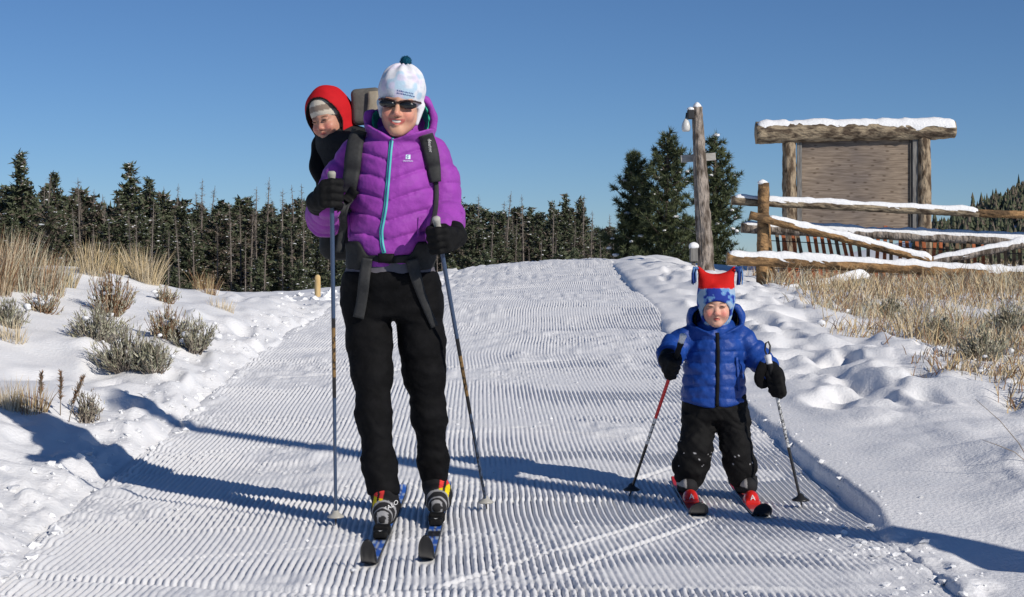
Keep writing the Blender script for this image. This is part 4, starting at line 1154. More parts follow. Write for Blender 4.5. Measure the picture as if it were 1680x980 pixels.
def skin_col(V, O, Rm, s, base, lip, blush, eye=None, lid=None, smile=False):
    q = (V - O) @ Rm / s
    c = np.tile(np.array(base, np.float32), (len(V), 1))
    x = np.abs(q[:, 0])
    b = np.exp(-((x - .038) / .020) ** 2 - ((q[:, 2] + .040) / .022) ** 2 - (np.maximum(q[:, 1] + .03, 0) / .02) ** 2) + .7 * np.exp(-(x / .012) ** 2 - ((q[:, 2] + .038) / .012) ** 2 - (np.maximum(q[:, 1] + .08, 0) / .01) ** 2)
    c = c + np.clip(b, 0, 1)[:, None] * (np.array(blush) - c)
    zz = q[:, 2] + .068 - (9 * x * x if smile else -.06 * x); hw, xm = (.0088, .031) if smile else (.0045, .019)
    l = np.exp(-np.maximum(np.abs(zz) - hw * np.sqrt(np.maximum(1 - (x / xm) ** 2, 0)), 0) ** 2 / .0025 ** 2) * (x < xm) * (q[:, 1] < -.062)
    c = c + np.clip(l, 0, 1)[:, None] * (np.array(lip) - c)
    if lid is not None:
        e = np.exp(-((x - .031) / .014) ** 2 - ((q[:, 2] + .001) / .0032) ** 2) * (q[:, 1] < -.06)
        c = c + np.clip(e * 1.6, 0, 1)[:, None] * (np.array(lid) - c)
        e = np.exp(-((x - .033) / .017) ** 2 - ((q[:, 2] - .017 + .1 * (x - .033)) / .0035) ** 2) * (q[:, 1] < -.05)
        c = c + np.clip(e * .8, 0, 1)[:, None] * (np.array(lid) - c)
    return c

def face_bits(parent, body, K_, s, brow_mat, lid_mat, mouth_mat, mouth_w=.013):
    """squinting lids, brows and the line of the mouth, set on the skin"""
    t = np.linspace(-.135, -.03, 120)
    def surf(x, z):
        P = np.array([K_(x, q, z) for q in t], np.float32); k = np.where(body(P) < 0)[0]
        return t[k[0]] if len(k) else -.085
    def strip(name, pts, rs, mat):
        W_ = [K_(x, surf(x, z) - .0006, z) for x, z in pts]
        V, Q, T = tube(W_, np.array(rs) * s, 6); obj(name, mesh_np(name, V, [Q, T], [mat]), parent)
    for sg_ in (-1, 1):
        strip('eye', [(sg_ * a, b) for a, b in ((.019, -.003), (.025, -.0008), (.031, -.0002), (.037, -.001), (.043, -.004))], [.0010, .0024, .0028, .0024, .0008], lid_mat)
        strip('eyebrow', [(sg_ * a, b) for a, b in ((.016, .0125), (.024, .0165), (.034, .0175), (.044, .0135))], [.0010, .0020, .0020, .0008], brow_mat)
    if mouth_w: strip('mouth', [(-mouth_w, -.069), (-mouth_w * .5, -.0672), (0, -.0676), (mouth_w * .5, -.0672), (mouth_w, -.069)], [.0008, .0020, .0022, .0020, .0008], mouth_mat)

def glove(c, a, u, w, s=1.0, elbow=None, cuff_r=.036):
    """hand closed on a pole: c on the pole, a along it, u from the pole to the palm, w towards the wrist; five fingers"""
    a, u, w = [np.asarray(v, float) / np.linalg.norm(v) for v in (a, u, w)]
    c = np.asarray(c, float); pt = lambda du, dw, da: c + s * (u * du + w * dw + a * da)
    def f(P):
        d = chain(P, [pt(.034, -.018, .030), pt(.036, -.018, -.030)], [.017 * s, .016 * s], .01)
        d = smin(d, chain(P, [pt(.036, .012, .024), pt(.036, .014, -.024)], [.021 * s, .020 * s], .01), .02 * s)
        d = smin(d, chain(P, [pt(.036, .035, 0), pt(.040, .065, 0)], [.030 * s, .030 * s], .01), .025 * s)
        for i, (o_, r_, k) in enumerate(((.037, .0125, .95), (.0125, .013, 1.0), (-.012, .0125, .98), (-.036, .0112, .88))):
            pts = [pt(.034, -.024, o_), pt(.012, -.040 * k, o_ * 1.02), pt(-.022, -.030 * k, o_ * 1.02), pt(-.027, -.002, o_), pt(-.012, .016, o_)]
            d = smin(d, chain(P, pts, [r_ * s * 1.08, r_ * s * 1.04, r_ * s, r_ * s * .97, r_ * s * .88], .006), .0055 * s)
        th = [pt(.030, .036, .020), pt(.012, .026, .040), pt(-.014, .006, .050), pt(-.026, -.014, .046)]
        d = smin(d, chain(P, th, [.018 * s, .0155 * s, .0145 * s, .0125 * s], .008), .009 * s)
        if elbow is not None:
            e = np.asarray(elbow, float); wr = pt(.040, .060, 0); dv = (e - wr) / np.linalg.norm(e - wr)
            d = smin(d, seg(P, wr, wr + dv * .05 * s, .030 * s, cuff_r * s)[0], .02 * s)
        return d + .0012 * fold(P, 60, 60, 60)
    return f, c - .13 * s - .02, c + .13 * s + .02
# ------------------------------------------------------------------ woman on cross-country skis
M['skin'] = pmat('skin', (1, 1, 1), rough=.5, spec=.35, attr=True, sss=.12, bump=.15, bscale=300, bdist=.001)
M['purple'] = pmat('purple_nylon', (.26, .043, .34), (.325, .054, .41), scale=14, rough=.6, spec=.22, sheen=.1, bump=.45, bscale=46, bdist=.009)
M['teal'] = pmat('teal_zip', (.08, .50, .47), rough=.5)
M['green_lining'] = pmat('green_lining', (.02, .33, .20), (.03, .45, .28), scale=30, rough=.5, bump=.5, bscale=50, bdist=.006)
M['black_cloth'] = pmat('black_cloth', (.0035, .0035, .004), (.0065, .0065, .0075), scale=20, rough=.8, spec=.12, bump=.5, bscale=50, bdist=.006)
M['black_glove'] = pmat('black_glove', (.004, .004, .0045), (.009, .009, .0095), scale=40, rough=.75, spec=.18, bump=.5, bscale=90, bdist=.003)
M['webbing'] = pmat('webbing', (.026, .027, .028), (.034, .035, .037), scale=90, rough=.7, spec=.3, bump=.4, bscale=220, bdist=.002)
M['pad'] = pmat('pad', (.016, .017, .018), (.022, .023, .024), scale=60, rough=.75, spec=.3, bump=.5, bscale=120, bdist=.003)
M['grey_shirt'] = pmat('grey_shirt', (.10, .095, .115), (.15, .14, .165), scale=20, rough=.8, bump=.4, bscale=60, bdist=.004)
M['attr_cloth'] = pmat('printed_cloth', (1, 1, 1), rough=.8, spec=.2, attr=True, bump=.35, bscale=120, bdist=.003, var=.05, scale=40)
M['attr_gloss'] = pmat('printed_plastic', (1, 1, 1), rough=.35, spec=.5, attr=True)
M['lens'] = pmat('dark_lens', (.010, .010, .011), rough=.08, spec=.6)
M['frame_brown'] = pmat('frame_brown', (.035, .012, .010), rough=.3, spec=.5)
M['teeth'] = pmat('teeth', (.78, .75, .68), rough=.3, spec=.5)
M['white_print'] = pmat('white_print', (.75, .75, .75), rough=.6)
M['pale_print'] = pmat('pale_print', (.62, .78, .88), rough=.6)
M['navy_print'] = pmat('navy_print', (.06, .10, .30), rough=.7)
M['pompom'] = pmat('pompom', (.004, .05, .09), (.01, .10, .17), scale=80, rough=.9, spec=.1, bump=1, bscale=160, bdist=.01)

DW = 6.42
def W(px, py, dd=0.0): return at(px, py, DW + dd)
feet = W(670, 850)
wo = thing('person', 'woman in a purple puffy jacket and dark sunglasses standing on skis, smiling', 'person', (float(W(665, 850)[0]), 6.4, 0))
TY = DW + .03
def wsec(rows):
    out = []
    for py, l, r_, b, dy in rows:
        a, c = at(l, py, TY), at(r_, py, TY); out.append((a[2], (a[0] + c[0]) / 2, TY + dy, (c[0] - a[0]) / 2, b))
    return sorted(out)
W_TORSO = wsec([(458, 580, 700, .112, .0), (432, 576, 704, .118, 0), (412, 578, 710, .132, 0), (385, 573, 713, .138, 0), (350, 575, 716, .138, 0), (300, 577, 716, .140, 0), (262, 582, 711, .134, .0), (240, 586, 708, .125, .01), (222, 606, 692, .100, .015), (208, 622, 680, .075, .02)])
xz = float(W(640, 300)[0])
ARM_R = [W(708, 252, .04), W(725, 305, .05), W(730, 360, .02), W(720, 388, -.17)]; ARM_R_r = [.062, .062, .059, .046]
ARM_L = [W(583, 254, .04), W(556, 300, .06), W(534, 354, .03), W(538, 336, -.17)]; ARM_L_r = [.062, .060, .060, .048]
def torso_raw(P): return loft(P, W_TORSO, .03)
HC = W(657, 197, .035)
def w_hood(P, t, grow=0.0, dz=0.0):
    return hood_shell(P, HC, (.127, .155, .120), t, W(600, 181, 0)[2] + dz, W(712, 154, 0)[2] + dz, .13, float(W(648, 230)[0]), float(W(648, 231)[2]), 1.7, DW + .05, grow, 3.2)
def jacket_f(P):
    hem = at(640, 440, TY)[2]
    d = torso_raw(P)
    ax = np.abs(P[:, 0] - xz)
    t = (P[:, 2] - .42 * ax + .9 * ax * ax + .006 * fold(P, 7, 7, 3, 1)) / .076
    crease = .0070 * puff(t, 3.4) - .004 * np.exp(-(((t + .5) % 1 - .5) / .07) ** 2) + .0020 * fold(P, 60, 60, 22, 3) * (1.3 - puff(t, 2)) + .0022 * fold(P, 30, 30, 50, 3) + .006 * fold(P, 8, 8, 12, 5)
    d = d - crease
    for pts, rs, sd in ((ARM_R, ARM_R_r, 1), (ARM_L, ARM_L_r, 2)):
        da, arc = chain_arc(P, pts, rs, .05)
        da = da - .0070 * puff((arc + .006 * fold(P, 9, 9, 9, 2)) / .074 + .2, 3.0) - .0028 * fold(P, 34, 34, 34, 7 + sd) - .006 * fold(P, 11, 11, 11, 9)
        d = smin(d, da, .022)
    dh = w_hood(P, .015) - .0045 * fold(P, 26, 26, 26, 11) - .004 * fold(P, 11, 11, 11, 12)
    # soft bag of the hood hanging behind the neck
    dh = smin(dh, ell(P, W(656, 212, .13), (.095, .055, .07)), .03)
    d = smin(d, dh, .014)
    # gathered waist, straight hem
    zz = P[:, 2]
    d = smax(d, hem + .012 * np.sin((P[:, 0] - xz) * 9) - zz, .01)
    return d
jk = soft('jacket', jacket_f, W(480, 465, -.30), W(790, 145, .34), .0054, [M['purple']], wo)
def waist_col(V): return V
# lining seen inside the hood
def lining_f(P):
    return w_hood(P, .0035, -.0185, -.008) - .003 * fold(P, 60, 60, 60, 2)
soft('hood_lining', lining_f, W(595, 240, -.18), W(720, 140, .26), .0052, [M['green_lining']], jk)
YR = (DW - .45, DW + .25)
ribbon('zipper', [W(646, 227), W(644, 245), W(640, 300), W(636, 345), W(629, 380), W(630, 400), W(634, 416)], .015, .004, M['teal'], jk, jacket_f, YR, off=.001, n=44)
ribbon('zipper_teeth', [W(646, 230), W(644, 245), W(640, 300), W(636, 345), W(629, 380), W(630, 400), W(634, 414)], .004, .006, M['navy_print'], jk, jacket_f, YR, off=.0025, n=44)
c_ = W(672, 260); hw = .0085
V_ = np.array([c_ + [-hw, 0, -hw], c_ + [hw, 0, -hw], c_ + [hw, 0, hw], c_ + [-hw, 0, hw]])
for p in V_: p[1] = front(jacket_f, p[0], p[2], *YR) - .004
obj('emblem', mesh_np('emblem', V_, [np.array([[0, 1, 2, 3]])], [M['pale_print']], smooth=False), jk)
words_on('S', .018, c_ + [0, -.0, 0], (1, 0, 0), (0, 0, 1), M['navy_print'], jk, f=jacket_f, yr=YR, off=.0065)
words_on('SALOMON', .0075, W(672, 267), (1, 0, 0), (0, 0, 1), M['pale_print'], jk, f=jacket_f, yr=YR, off=.005)
for x0, y0, x1, y1 in ((572, 352, 574, 390), (690, 358, 688, 390)):
    ribbon('pocket_seam', [W(x0, y0), W((x0 + x1) / 2, (y0 + y1) / 2), W(x1, y1)], .010, .004, M['purple'], jk, jacket_f, YR, off=.001, n=10)

# grey shirt under the jacket
def shirt_f(P):
    d = loft(P, wsec([(470, 562, 718, .13, .0), (450, 563, 717, .131, 0), (425, 575, 706, .12, 0), (400, 580, 700, .11, 0)]), .012)
    return d - .002 * fold(P, 14, 14, 40, 4)
soft('shirt', shirt_f, W(545, 475, -.16), W(735, 392, .24), .006, [M['grey_shirt']], wo)

# trousers
LEG_L = [W(604, 470, .05), W(602, 500, .05), W(606, 560, .03), W(611, 610, .0), W(613, 680, -.05), W(622, 760, -.09), W(629, 804, -.12)]
LEG_Lr = [.084, .086, .078, .068, .058, .054, .060]
LEG_R = [W(678, 470, .05), W(684, 500, .05), W(692, 560, .06), W(696, 610, .07), W(704, 680, .09), W(711, 755, .13), W(713, 790, .14)]
LEG_Rr = [.084, .086, .079, .072, .058, .049, .045]
def trousers_f(P):
    d = loft(P, wsec([(520, 576, 708, .10, .02), (500, 566, 720, .115, .02), (470, 560, 720, .136, .01), (458, 561, 719, .136, .0), (446, 562, 718, .136, 0)]), .02)
    l = chain(P, LEG_L, LEG_Lr, .05); r_ = chain(P, LEG_R, LEG_Rr, .05)
    legs = smin(l, r_, .012)
    d = smin(d, legs, .035)
    z = P[:, 2]
    low = sstep(.75, .15, z)
    d = d - .0025 * fold(P, 8, 8, 14, 3) - .0028 * fold(P, 22, 22, 42, 5) - (.0015 + .0045 * low) * np.abs(fold_d(P, 8, 34, 26, 8)) - .0025 * np.abs(fold_d(P, 8, 30, -30, 12))
    cutl = at(625, 814, 6.28)[2]; cutr = at(713, 797, 6.54)[2]
    cut = np.where(P[:, 0] < (W(665, 800)[0]), cutl, cutr)
    return smax(d, cut - z, .012)
tr = soft('trousers', trousers_f, W(540, 826, -.34), W(745, 436, .30), .006, [M['black_cloth']], wo)

# boots with gaiters
def boot(x, toe_y, heel_y, ank, col_side, lb=None):
    z0 = .036
    def f(P):
        d = chain(P, [(x, toe_y + .042, z0 + .036), (x, toe_y + .12, z0 + .050), (x, heel_y - .05, z0 + .050)], [.034, .043, .041], .03)
        d = smin(d, chain(P, [(x, heel_y - .065, z0 + .06), (ank[0], ank[1], ank[2])], [.045, .050], .02), .03)
        d = smin(d, seg(P, (x - .0, toe_y + .11, z0 + .060), (ank[0], ank[1] - .03, z0 + .085), .030, .034)[0], .03)
        d = smax(d, z0 - P[:, 2], .006)
        return d - .0025 * fold(P, 45, 45, 45, 2)
    def col(V):
        c = np.tile(np.array([.012, .012, .013], np.float32), (len(V), 1))
        lx = (V[:, 0] - x) * col_side; hz = V[:, 2] - z0; fwd = V[:, 1] - toe_y
        toe = (fwd < .10) & (hz > .018); c[toe] = (.022, .022, .024)
        band = (np.abs(fwd - .045) < .007) | (np.abs(fwd - .083) < .006); c[band & (hz > .02)] = (.30, .30, .31); c[(np.abs(fwd - .018) < .006) & (np.abs(lx) < .02)] = (.30, .30, .31)
        m = (fwd > .085) & (hz > .050) & (V[:, 1] < ank[1] + .01)
        for o_ in (.012, .036):
            s_ = np.abs(lx - o_ - .08 * (hz - .1)) < .0075
            c[m & s_ & (hz > .098)] = (.72, .05, .045); c[m & s_ & (hz <= .098) & (hz > .055)] = (.80, .62, .01)
        sole = hz < .014; c[sole] = (.02, .02, .02)
        return c
    return soft('boot', f, (x - .09, toe_y - .03, z0 - .01), (x + .09, heel_y + .05, ank[2] + .06), .0045, [M['attr_cloth']], wo, col=col)
XL_, XR_ = -.462, -.280
bl = boot(XL_, 6.07, 6.37, W(629, 808, -.12), -1); br_ = boot(XR_, 6.35, 6.65, W(713, 792, .14), 1)
words_on('SALO', .026, np.array([XL_ + .030, 6.12, .115]), np.array([.75, .3, .45]), np.array([-.3, .15, .8]), M['white_print'], bl)

# head, neck and the body underneath, one skin surface
HO = W(657, 171, -.03); HR = frame(yaw=-3, pitch=4, roll=5)
def body_f(P):
    q = (P - HO.astype(np.float32)) @ HR
    d = lips(head_sdf(q), q, True)
    d = smin(d, seg(P, W(656, 200, .02), W(652, 235, .04), .052, .058)[0], .03)
    b = loft(P, [(s[0], s[1], s[2], s[3] - .035, s[4] - .035) for s in W_TORSO], .03)
    b = smin(b, chain(P, ARM_R, [r_ - .03 for r_ in ARM_R_r], .03), .03); b = smin(b, chain(P, ARM_L, [r_ - .03 for r_ in ARM_L_r], .03), .03)
    b = smin(b, chain(P, [W(610, 470, .05)] + LEG_L[2:], [.07] + [r_ - .02 for r_ in LEG_Lr[2:]], .03), .03)
    b = smin(b, chain(P, [W(672, 470, .05)] + LEG_R[2:], [.07] + [r_ - .02 for r_ in LEG_Rr[2:]], .03), .03)
    d = smin(d, b, .02)
    for a_, e_ in ((ARM_R[3], W(722, 390, -.20)), (ARM_L[3], W(534, 328, -.21))): d = smin(d, seg(P, a_, e_, .020, .016)[0], .015)
    for x, ty, hy in ((XL_, 6.07, 6.37), (XR_, 6.35, 6.65)): d = smin(d, seg(P, (x, ty + .08, .08), (x, hy - .06, .10), .022, .026)[0], .02)
    return d
SK = (.60, .33, .225)
soft('body', body_f, W(490, 862, -.42), W(770, 112, .30), .0048, [M['skin']], wo, col=lambda V: skin_col(V, HO.astype(np.float32), HR, 1.0, SK, (.52, .14, .12), (.68, .27, .20), smile=True))
def H(x, y, z): return HO + HR @ np.array([x, y, z])
def hl(P): return (P - HO.astype(np.float32)) @ HR
soft('teeth', lambda P: ell((lambda q: np.stack([q[:, 0], q[:, 1] - 8 * q[:, 0] ** 2, q[:, 2] - 9 * q[:, 0] ** 2], -1))(hl(P)), (0, -.0800, -.0660), (.0275, .0045, .0066)), H(-.04, -.11, -.09), H(.04, -.06, -.04), .0022, [M['teeth']], wo)
# sunglasses
def lens_f(P):
    q = hl(P); x = np.abs(q[:, 0]); m = q.copy(); m[:, 0] = x
    d = ell(m, (.035, -.074, -.003), (.036, .027, .0205))
    d = smax(d, -(ell(m, (.035, -.066, -.003), (.037, .028, .03))), .002)
    return d
sg = obj('sunglasses', mesh_np('sunglasses', *[(lambda a: (a[0], [a[1]]))(polygonize(lens_f, H(-.095, -.125, -.05), H(.095, -.02, .05), .0026))][0], [M['lens']]), wo)
soft('glasses_frame', lambda P: (lambda m: chain(m, [(0, -.096, .004), (.012, -.097, .009), (.036, -.095, .0145), (.062, -.075, .013), (.076, -.03, .010), (.080, .03, .008)], [.0032, .0035, .0035, .004, .0045, .003], .003))(np.stack([np.abs(hl(P)[:, 0]), hl(P)[:, 1], hl(P)[:, 2]], -1)),
     H(-.1, -.13, -.03), H(.1, .06, .05), .0028, [M['frame_brown']], sg)
# hat
def hat_f(P):
    q = hl(P); ang = np.arctan2(q[:, 0], -q[:, 1] + .015)
    d = smin(ell(q, (0, .018, .040), (.086, .106, .100)), ell(q, (0, .015, .080), (.070, .082, .066)), .04)
    top = sstep(.06, .14, q[:, 2])
    d = d - .004 * top * np.cos(ang * 9) - .0025 * fold(P, 22, 22, 22, 4)
    low = .010 + .10 * (q[:, 1] + .09) * -1.0 - .035 * sstep(.06, .085, np.abs(q[:, 0])) + .012 * (1 - (q[:, 0] / .08) ** 2) * -0
    low = np.where(q[:, 1] > -.02, np.minimum(low, -.012 - .1 * (q[:, 1] + .02)), low)
    d = smax(d, low - q[:, 2], .006)
    flap = seg(q, (.076, .012, .0), (.066, .0, -.068), .016, .008)[0]
    flap2 = seg(q, (-.076, .012, .0), (-.068, .005, -.05), .016, .008)[0]
    return smin(smin(d, flap, .012), flap2, .012)
def hat_col(V):
    q = hl(V.astype(np.float32)); c = np.tile(np.array([.72, .73, .78], np.float32), (len(V), 1))
    n1 = noise3(q[:, 0] * 28, q[:, 1] * 28, q[:, 2] * 28); n2 = noise3(q[:, 0] * 34 + 9, q[:, 1] * 34, q[:, 2] * 30)
    n3 = noise3(q[:, 0] * 60 + 3, q[:, 1] * 60, q[:, 2] * 60)
    c += sstep(.15, .5, n1)[:, None] * (np.array([.34, .55, .72]) - c) * .75
    c += sstep(.2, .55, n2)[:, None] * (np.array([.68, .56, .74]) - c) * .6
    c += sstep(.35, .6, n3)[:, None] * (np.array([.45, .50, .62]) - c) * .45
    return c
hat = soft('hat', hat_f, H(-.14, -.16, -.11), H(.15, .17, .19), .0042, [M['attr_cloth']], wo, col=hat_col)
r = np.random.default_rng(2); n = 700; dv = r.normal(size=(n, 3)); dv /= np.linalg.norm(dv, axis=1)[:, None]
pc = H(.006, .012, .160); V_, F_ = blades(np.tile(pc, (n, 1)) + dv * .008, dv, .012 + .006 * r.random(n), .007, r)
v2, f2 = scatter_blobs([pc], [.020], 1, flat=.95, sub=3, rough=.1)
obj('pompom', mesh_np('pompom', np.concatenate([V_, v2]), [F_, f2 + len(V_)], [M['pompom']], smooth=False), hat)
# two short lines of small blue print on the hat front
rp = random.Random(5); V_, F_, k = [], [], 0
for row, z, x0, x1 in ((0, .045, -.006, .052), (1, .036, -.006, .058)):
    x = x0
    while x < x1:
        w = rp.uniform(.002, .0055)
        for (dx, dz) in ((0, 0), (w, 0), (w, rp.uniform(.0035, .0055)), (0, rp.uniform(.0035, .0055))):
            V_.append(H(x + dx, -.09, z - .10 * (x - .0) + dz))
        F_.append([k, k + 1, k + 2, k + 3]); k += 4; x += w + rp.uniform(.0015, .003)
V_ = np.array(V_); yy = front_many(hat_f, V_[:, 0], V_[:, 2], DW - .3, DW + .1); V_[:, 1] = np.where(np.isnan(yy), V_[:, 1], yy) - .0015
obj('lettering', mesh_np('lettering', np.array(V_), [np.array(F_)], [M['navy_print']], smooth=False), hat)

# ------------------------------------------------------------------ ski poles
def ski_pole(name, label, pts, bands, grip_len, rad, cat='ski pole', basket_r=.035, grip_cols=((.02, .02, .02),), loop=False, group=None, basket_col=(.02, .02, .02), strap=None):
    top, tip = np.asarray(pts[0], float), np.asarray(pts[-1], float); L_ = np.linalg.norm(tip - top); dr = (tip - top) / L_
    t = thing(name, label, cat, tip, group)
    s = np.linspace(grip_len * .8, L_ - .015, 260); P_ = top + dr * s[:, None]
    V, Q, T = tube(P_, np.linspace(rad, rad * .72, 260), 10)
    c = np.zeros((len(V), 3), np.float32); fr = np.concatenate([np.repeat(s / L_, 10), [s[0] / L_, s[-1] / L_]])
    for lo, hi, cc in bands: c[(fr >= lo) & (fr <= hi)] = cc
    rr_ = random.Random(len(label))
    th = np.concatenate([np.tile(np.arange(10), 260), [0, 0]])
    for lo, hi, cc in bands:      # small printed marks inside banded stretches
        if hi - lo < .35 and hi - lo > .1:
            m = (fr > lo + .02) & (fr < hi - .02) & (noise2(fr * 160, th * .8, 3) > .0); c[m] = np.array(cc) * .15
    obj('shaft', mesh_np('shaft', V, [Q, T], [M['attr_gloss']], col=c), t)
    g = np.linspace(0, 1, 24); R_ = rad * (1.75 - .45 * g + .12 * np.sin(g * 20)); R_[0] *= .7
    V, Q, T = tube(top + dr * (g * grip_len)[:, None], R_, 14)
    gc = np.tile(np.array(grip_cols[0], np.float32), (len(V), 1)); gg = np.concatenate([np.repeat(g, 14), [0, 1]])
    if len(grip_cols) > 1: gc[gg < .34] = grip_cols[1]
    obj('grip', mesh_np('grip', V, [Q, T], [M['attr_cloth']], col=gc), t)
    bc = tip - dr * .018
    pr = [(.002, .028), (.010, .024), (basket_r * .45, .014), (basket_r * .95, .004), (basket_r, 0), (basket_r * .9, -.003), (.008, -.004), (.002, -.004)]
    me = lathe('basket', pr, bc, M['attr_gloss'], 18); a = me.color_attributes.new('Col', 'FLOAT_COLOR', 'POINT'); a.data.foreach_set('color', np.tile(np.array((*basket_col, 1), np.float32), len(me.vertices)))
    obj('basket', me, t)
    V, Q, T = tube([tip - dr * .03, tip + dr * .012], [rad * .7, .002], 8); obj('spike', mesh_np('spike', V, [Q, T], [M['black_metal']]), t)
    if loop:
        lp = [top + np.array([a_ * .011, 0, b_ * .035 - .0]) for a_, b_ in ((-.2, -.1), (-.9, .5), (-.6, 1.3), (.3, 1.5), (1.0, 1.0), (.8, .2), (.3, -.1))]
        V, Q, T = tube(lp, [.004] * 7, 6); obj('strap_loop', mesh_np('strap_loop', V, [Q, T], [M['webbing']]), t)
    return t
BLUE = (.045, .075, .14); GREY = (.30, .32, .36); BLK = (.012, .012, .014); GOLD = (.22, .13, .045); WHT = (.75, .75, .75); RED = (.55, .015, .02)
zg = lambda x, y: float(groomed(np.array([x]), np.array([y]))[0])
LT, LB = W(544, 281, -.28), at(551, 866, 6.33); LB[2] = zg(LB[0], LB[1]) + .012
RT, RB = W(715, 356, -.24), at(798, 846, 6.68); RB[2] = zg(RB[0], RB[1]) + .012
ski_pole('ski_pole', 'blue-grey adult ski pole with gold stretch, held upright at the left', (LT, LB), [(0, .41, BLUE), (.41, .44, BLK), (.44, .58, GOLD), (.58, .64, BLK), (.64, 1, BLUE)], .13, .0084, grip_cols=(BLK, (.35, .34, .30)), group='adult ski poles', basket_col=(.40, .39, .36), basket_r=.032)
ski_pole('ski_pole', 'blue-grey adult ski pole slanting outward at her lowered hand', (RT, RB), [(0, .40, BLUE), (.40, .46, BLK), (.46, .60, GOLD), (.60, .66, BLK), (.66, 1, BLUE)], .13, .0084, grip_cols=(BLK, (.42, .41, .38)), group='adult ski poles', basket_col=(.40, .39, .36), basket_r=.032)
def on(a, b, t): return a + (b - a) * t
lc_ = on(LT, LB, (322 - 281) / 585.); rc_ = on(RT, RB, .075)
f, lo, hi = glove(lc_, LT - LB, (-.75, -.35, .0), (-.35, .9, -.25), 1.06, elbow=ARM_L[2], cuff_r=.040); soft('glove', f, lo, hi, .0042, [M['black_glove']], wo)
f, lo, hi = glove(rc_, RT - RB, (.80, -.30, .1), (.35, .9, .12), 1.06, elbow=ARM_R[2], cuff_r=.040); soft('glove', f, lo, hi, .0042, [M['black_glove']], wo)

# ------------------------------------------------------------------ child carrier on her back
M['carrier_grey'] = pmat('carrier_grey', (.10, .095, .085), (.145, .135, .12), scale=30, rough=.8, bump=.4, bscale=120, bdist=.003)
M['carrier_tan'] = pmat('carrier_tan', (.30, .255, .19), (.36, .31, .24), scale=30, rough=.8, bump=.4, bscale=120, bdist=.003)
ct = thing('child_carrier', 'black backpack child carrier strapped to the back of the woman', 'carrier', tuple(W(600, 430, .3)))
pack = lambda P: smin(rbox(P, W(580, 320, .36), (.135, .085, .26), .06), rbox(P, W(560, 250, .40), (.10, .08, .10), .05), .05) - .004 * fold(P, 12, 12, 12, 1)
soft('pack_body', pack, W(490, 470, .2), W(680, 190, .55), .007, [M['pad']], ct)
hr_ = soft('headrest', lambda P: rbox((P - W(602, 175, .34).astype(np.float32)) @ frame(yaw=-8, roll=-4) + W(602, 175, .34).astype(np.float32), W(602, 175, .34), (.060, .03, .072), .022), W(560, 215, .24), W(645, 130, .45), .005, [M['carrier_grey']], ct)
ribbon('headrest_panel', [W(612, 150, .30), W(613, 165, .296), W(610, 188, .30)], .042, .004, M['carrier_tan'], hr_, n=8)
belt_z = lambda x: at(636, 423, TY)[2]
def belt_f(P):
    ax = np.abs(P[:, 0] - W(640, 420)[0]); t = sstep(.075, .115, ax)
    zc_ = at(636, 424, TY)[2] - .004 + .012 * t; hh = .017 + .038 * t
    d = loft(P, [(s[0], s[1], s[2], s[3] + .012, s[4] + .012) for s in W_TORSO], .03) - .010 * t
    return smax(d, np.abs(P[:, 2] - zc_) - hh, .012) - .002 * fold(P, 30, 30, 30, 5)
hb = soft('hip_belt', belt_f, W(535, 465, -.20), W(745, 370, .30), .0055, [M['pad']], ct)
both_f = lambda P: np.minimum(jacket_f(P), belt_f(P))
ribbon('buckle', [W(624, 424), W(636, 424), W(650, 424)], .034, .014, M['black_glove'], hb, both_f, YR, off=.002, n=8)
S1 = [W(590, 214), W(586, 226), W(583, 250), (W(580, 280)), W(577, 300), W(574, 318)]
s1 = ribbon('shoulder_strap', S1, [.058, .062, .064, .060, .052], .016, M['webbing'], ct, jacket_f, YR, off=.004, n=30)
S2 = [W(700, 224), W(704, 236), W(709, 255), W(713, 280), W(716, 300)]
s2 = ribbon('shoulder_strap', S2, [.054, .058, .056, .050, .040], .016, M['webbing'], ct, jacket_f, YR, off=.004, n=30)
ribbon('pad_panel', [W(587, 228), W(583, 255), W(580, 285), W(577, 300)], .030, .006, M['pad'], s1, jacket_f, YR, off=.020, n=16)
strap_w = lambda P: jacket_f(P)
words_on('deuter', .019, W(707, 241), np.array([.12, 0, -1]), np.array([1, 0, .12]), M['white_print'], s2, on_mesh=s2)
ribbon('adjuster', [W(585, 312), W(578, 322), W(572, 330)], .040, .012, M['black_glove'], ct, jacket_f, YR, off=.010, n=8)
ribbon('webbing_strap', [W(580, 318), W(573, 340), W(566, 365), W(560, 392), W(557, 415)], .030, .006, M['webbing'], ct, both_f, YR, off=.006, n=24)
ribbon('webbing_strap', [W(716, 298), W(717, 320), W(716, 345), W(713, 372), W(709, 398)], .018, .005, M['webbing'], ct, both_f, YR, off=.004, n=20)
all_f = lambda P: np.minimum(np.minimum(trousers_f(P), belt_f(P)), shirt_f(P))
ribbon('hanging_strap', [W(606, 424), W(603, 445), W(600, 470), W(595, 500), W(590, 521)], [.040, .042, .042, .040, .042], .005, M['webbing'], ct, all_f, YR, off=.010, n=24)
ribbon('hanging_strap', [W(678, 426), W(683, 448), W(692, 480), W(703, 510), W(714, 536)], [.046, .042, .034, .028, .028], .005, M['webbing'], ct, all_f, YR, off=.010, n=24)

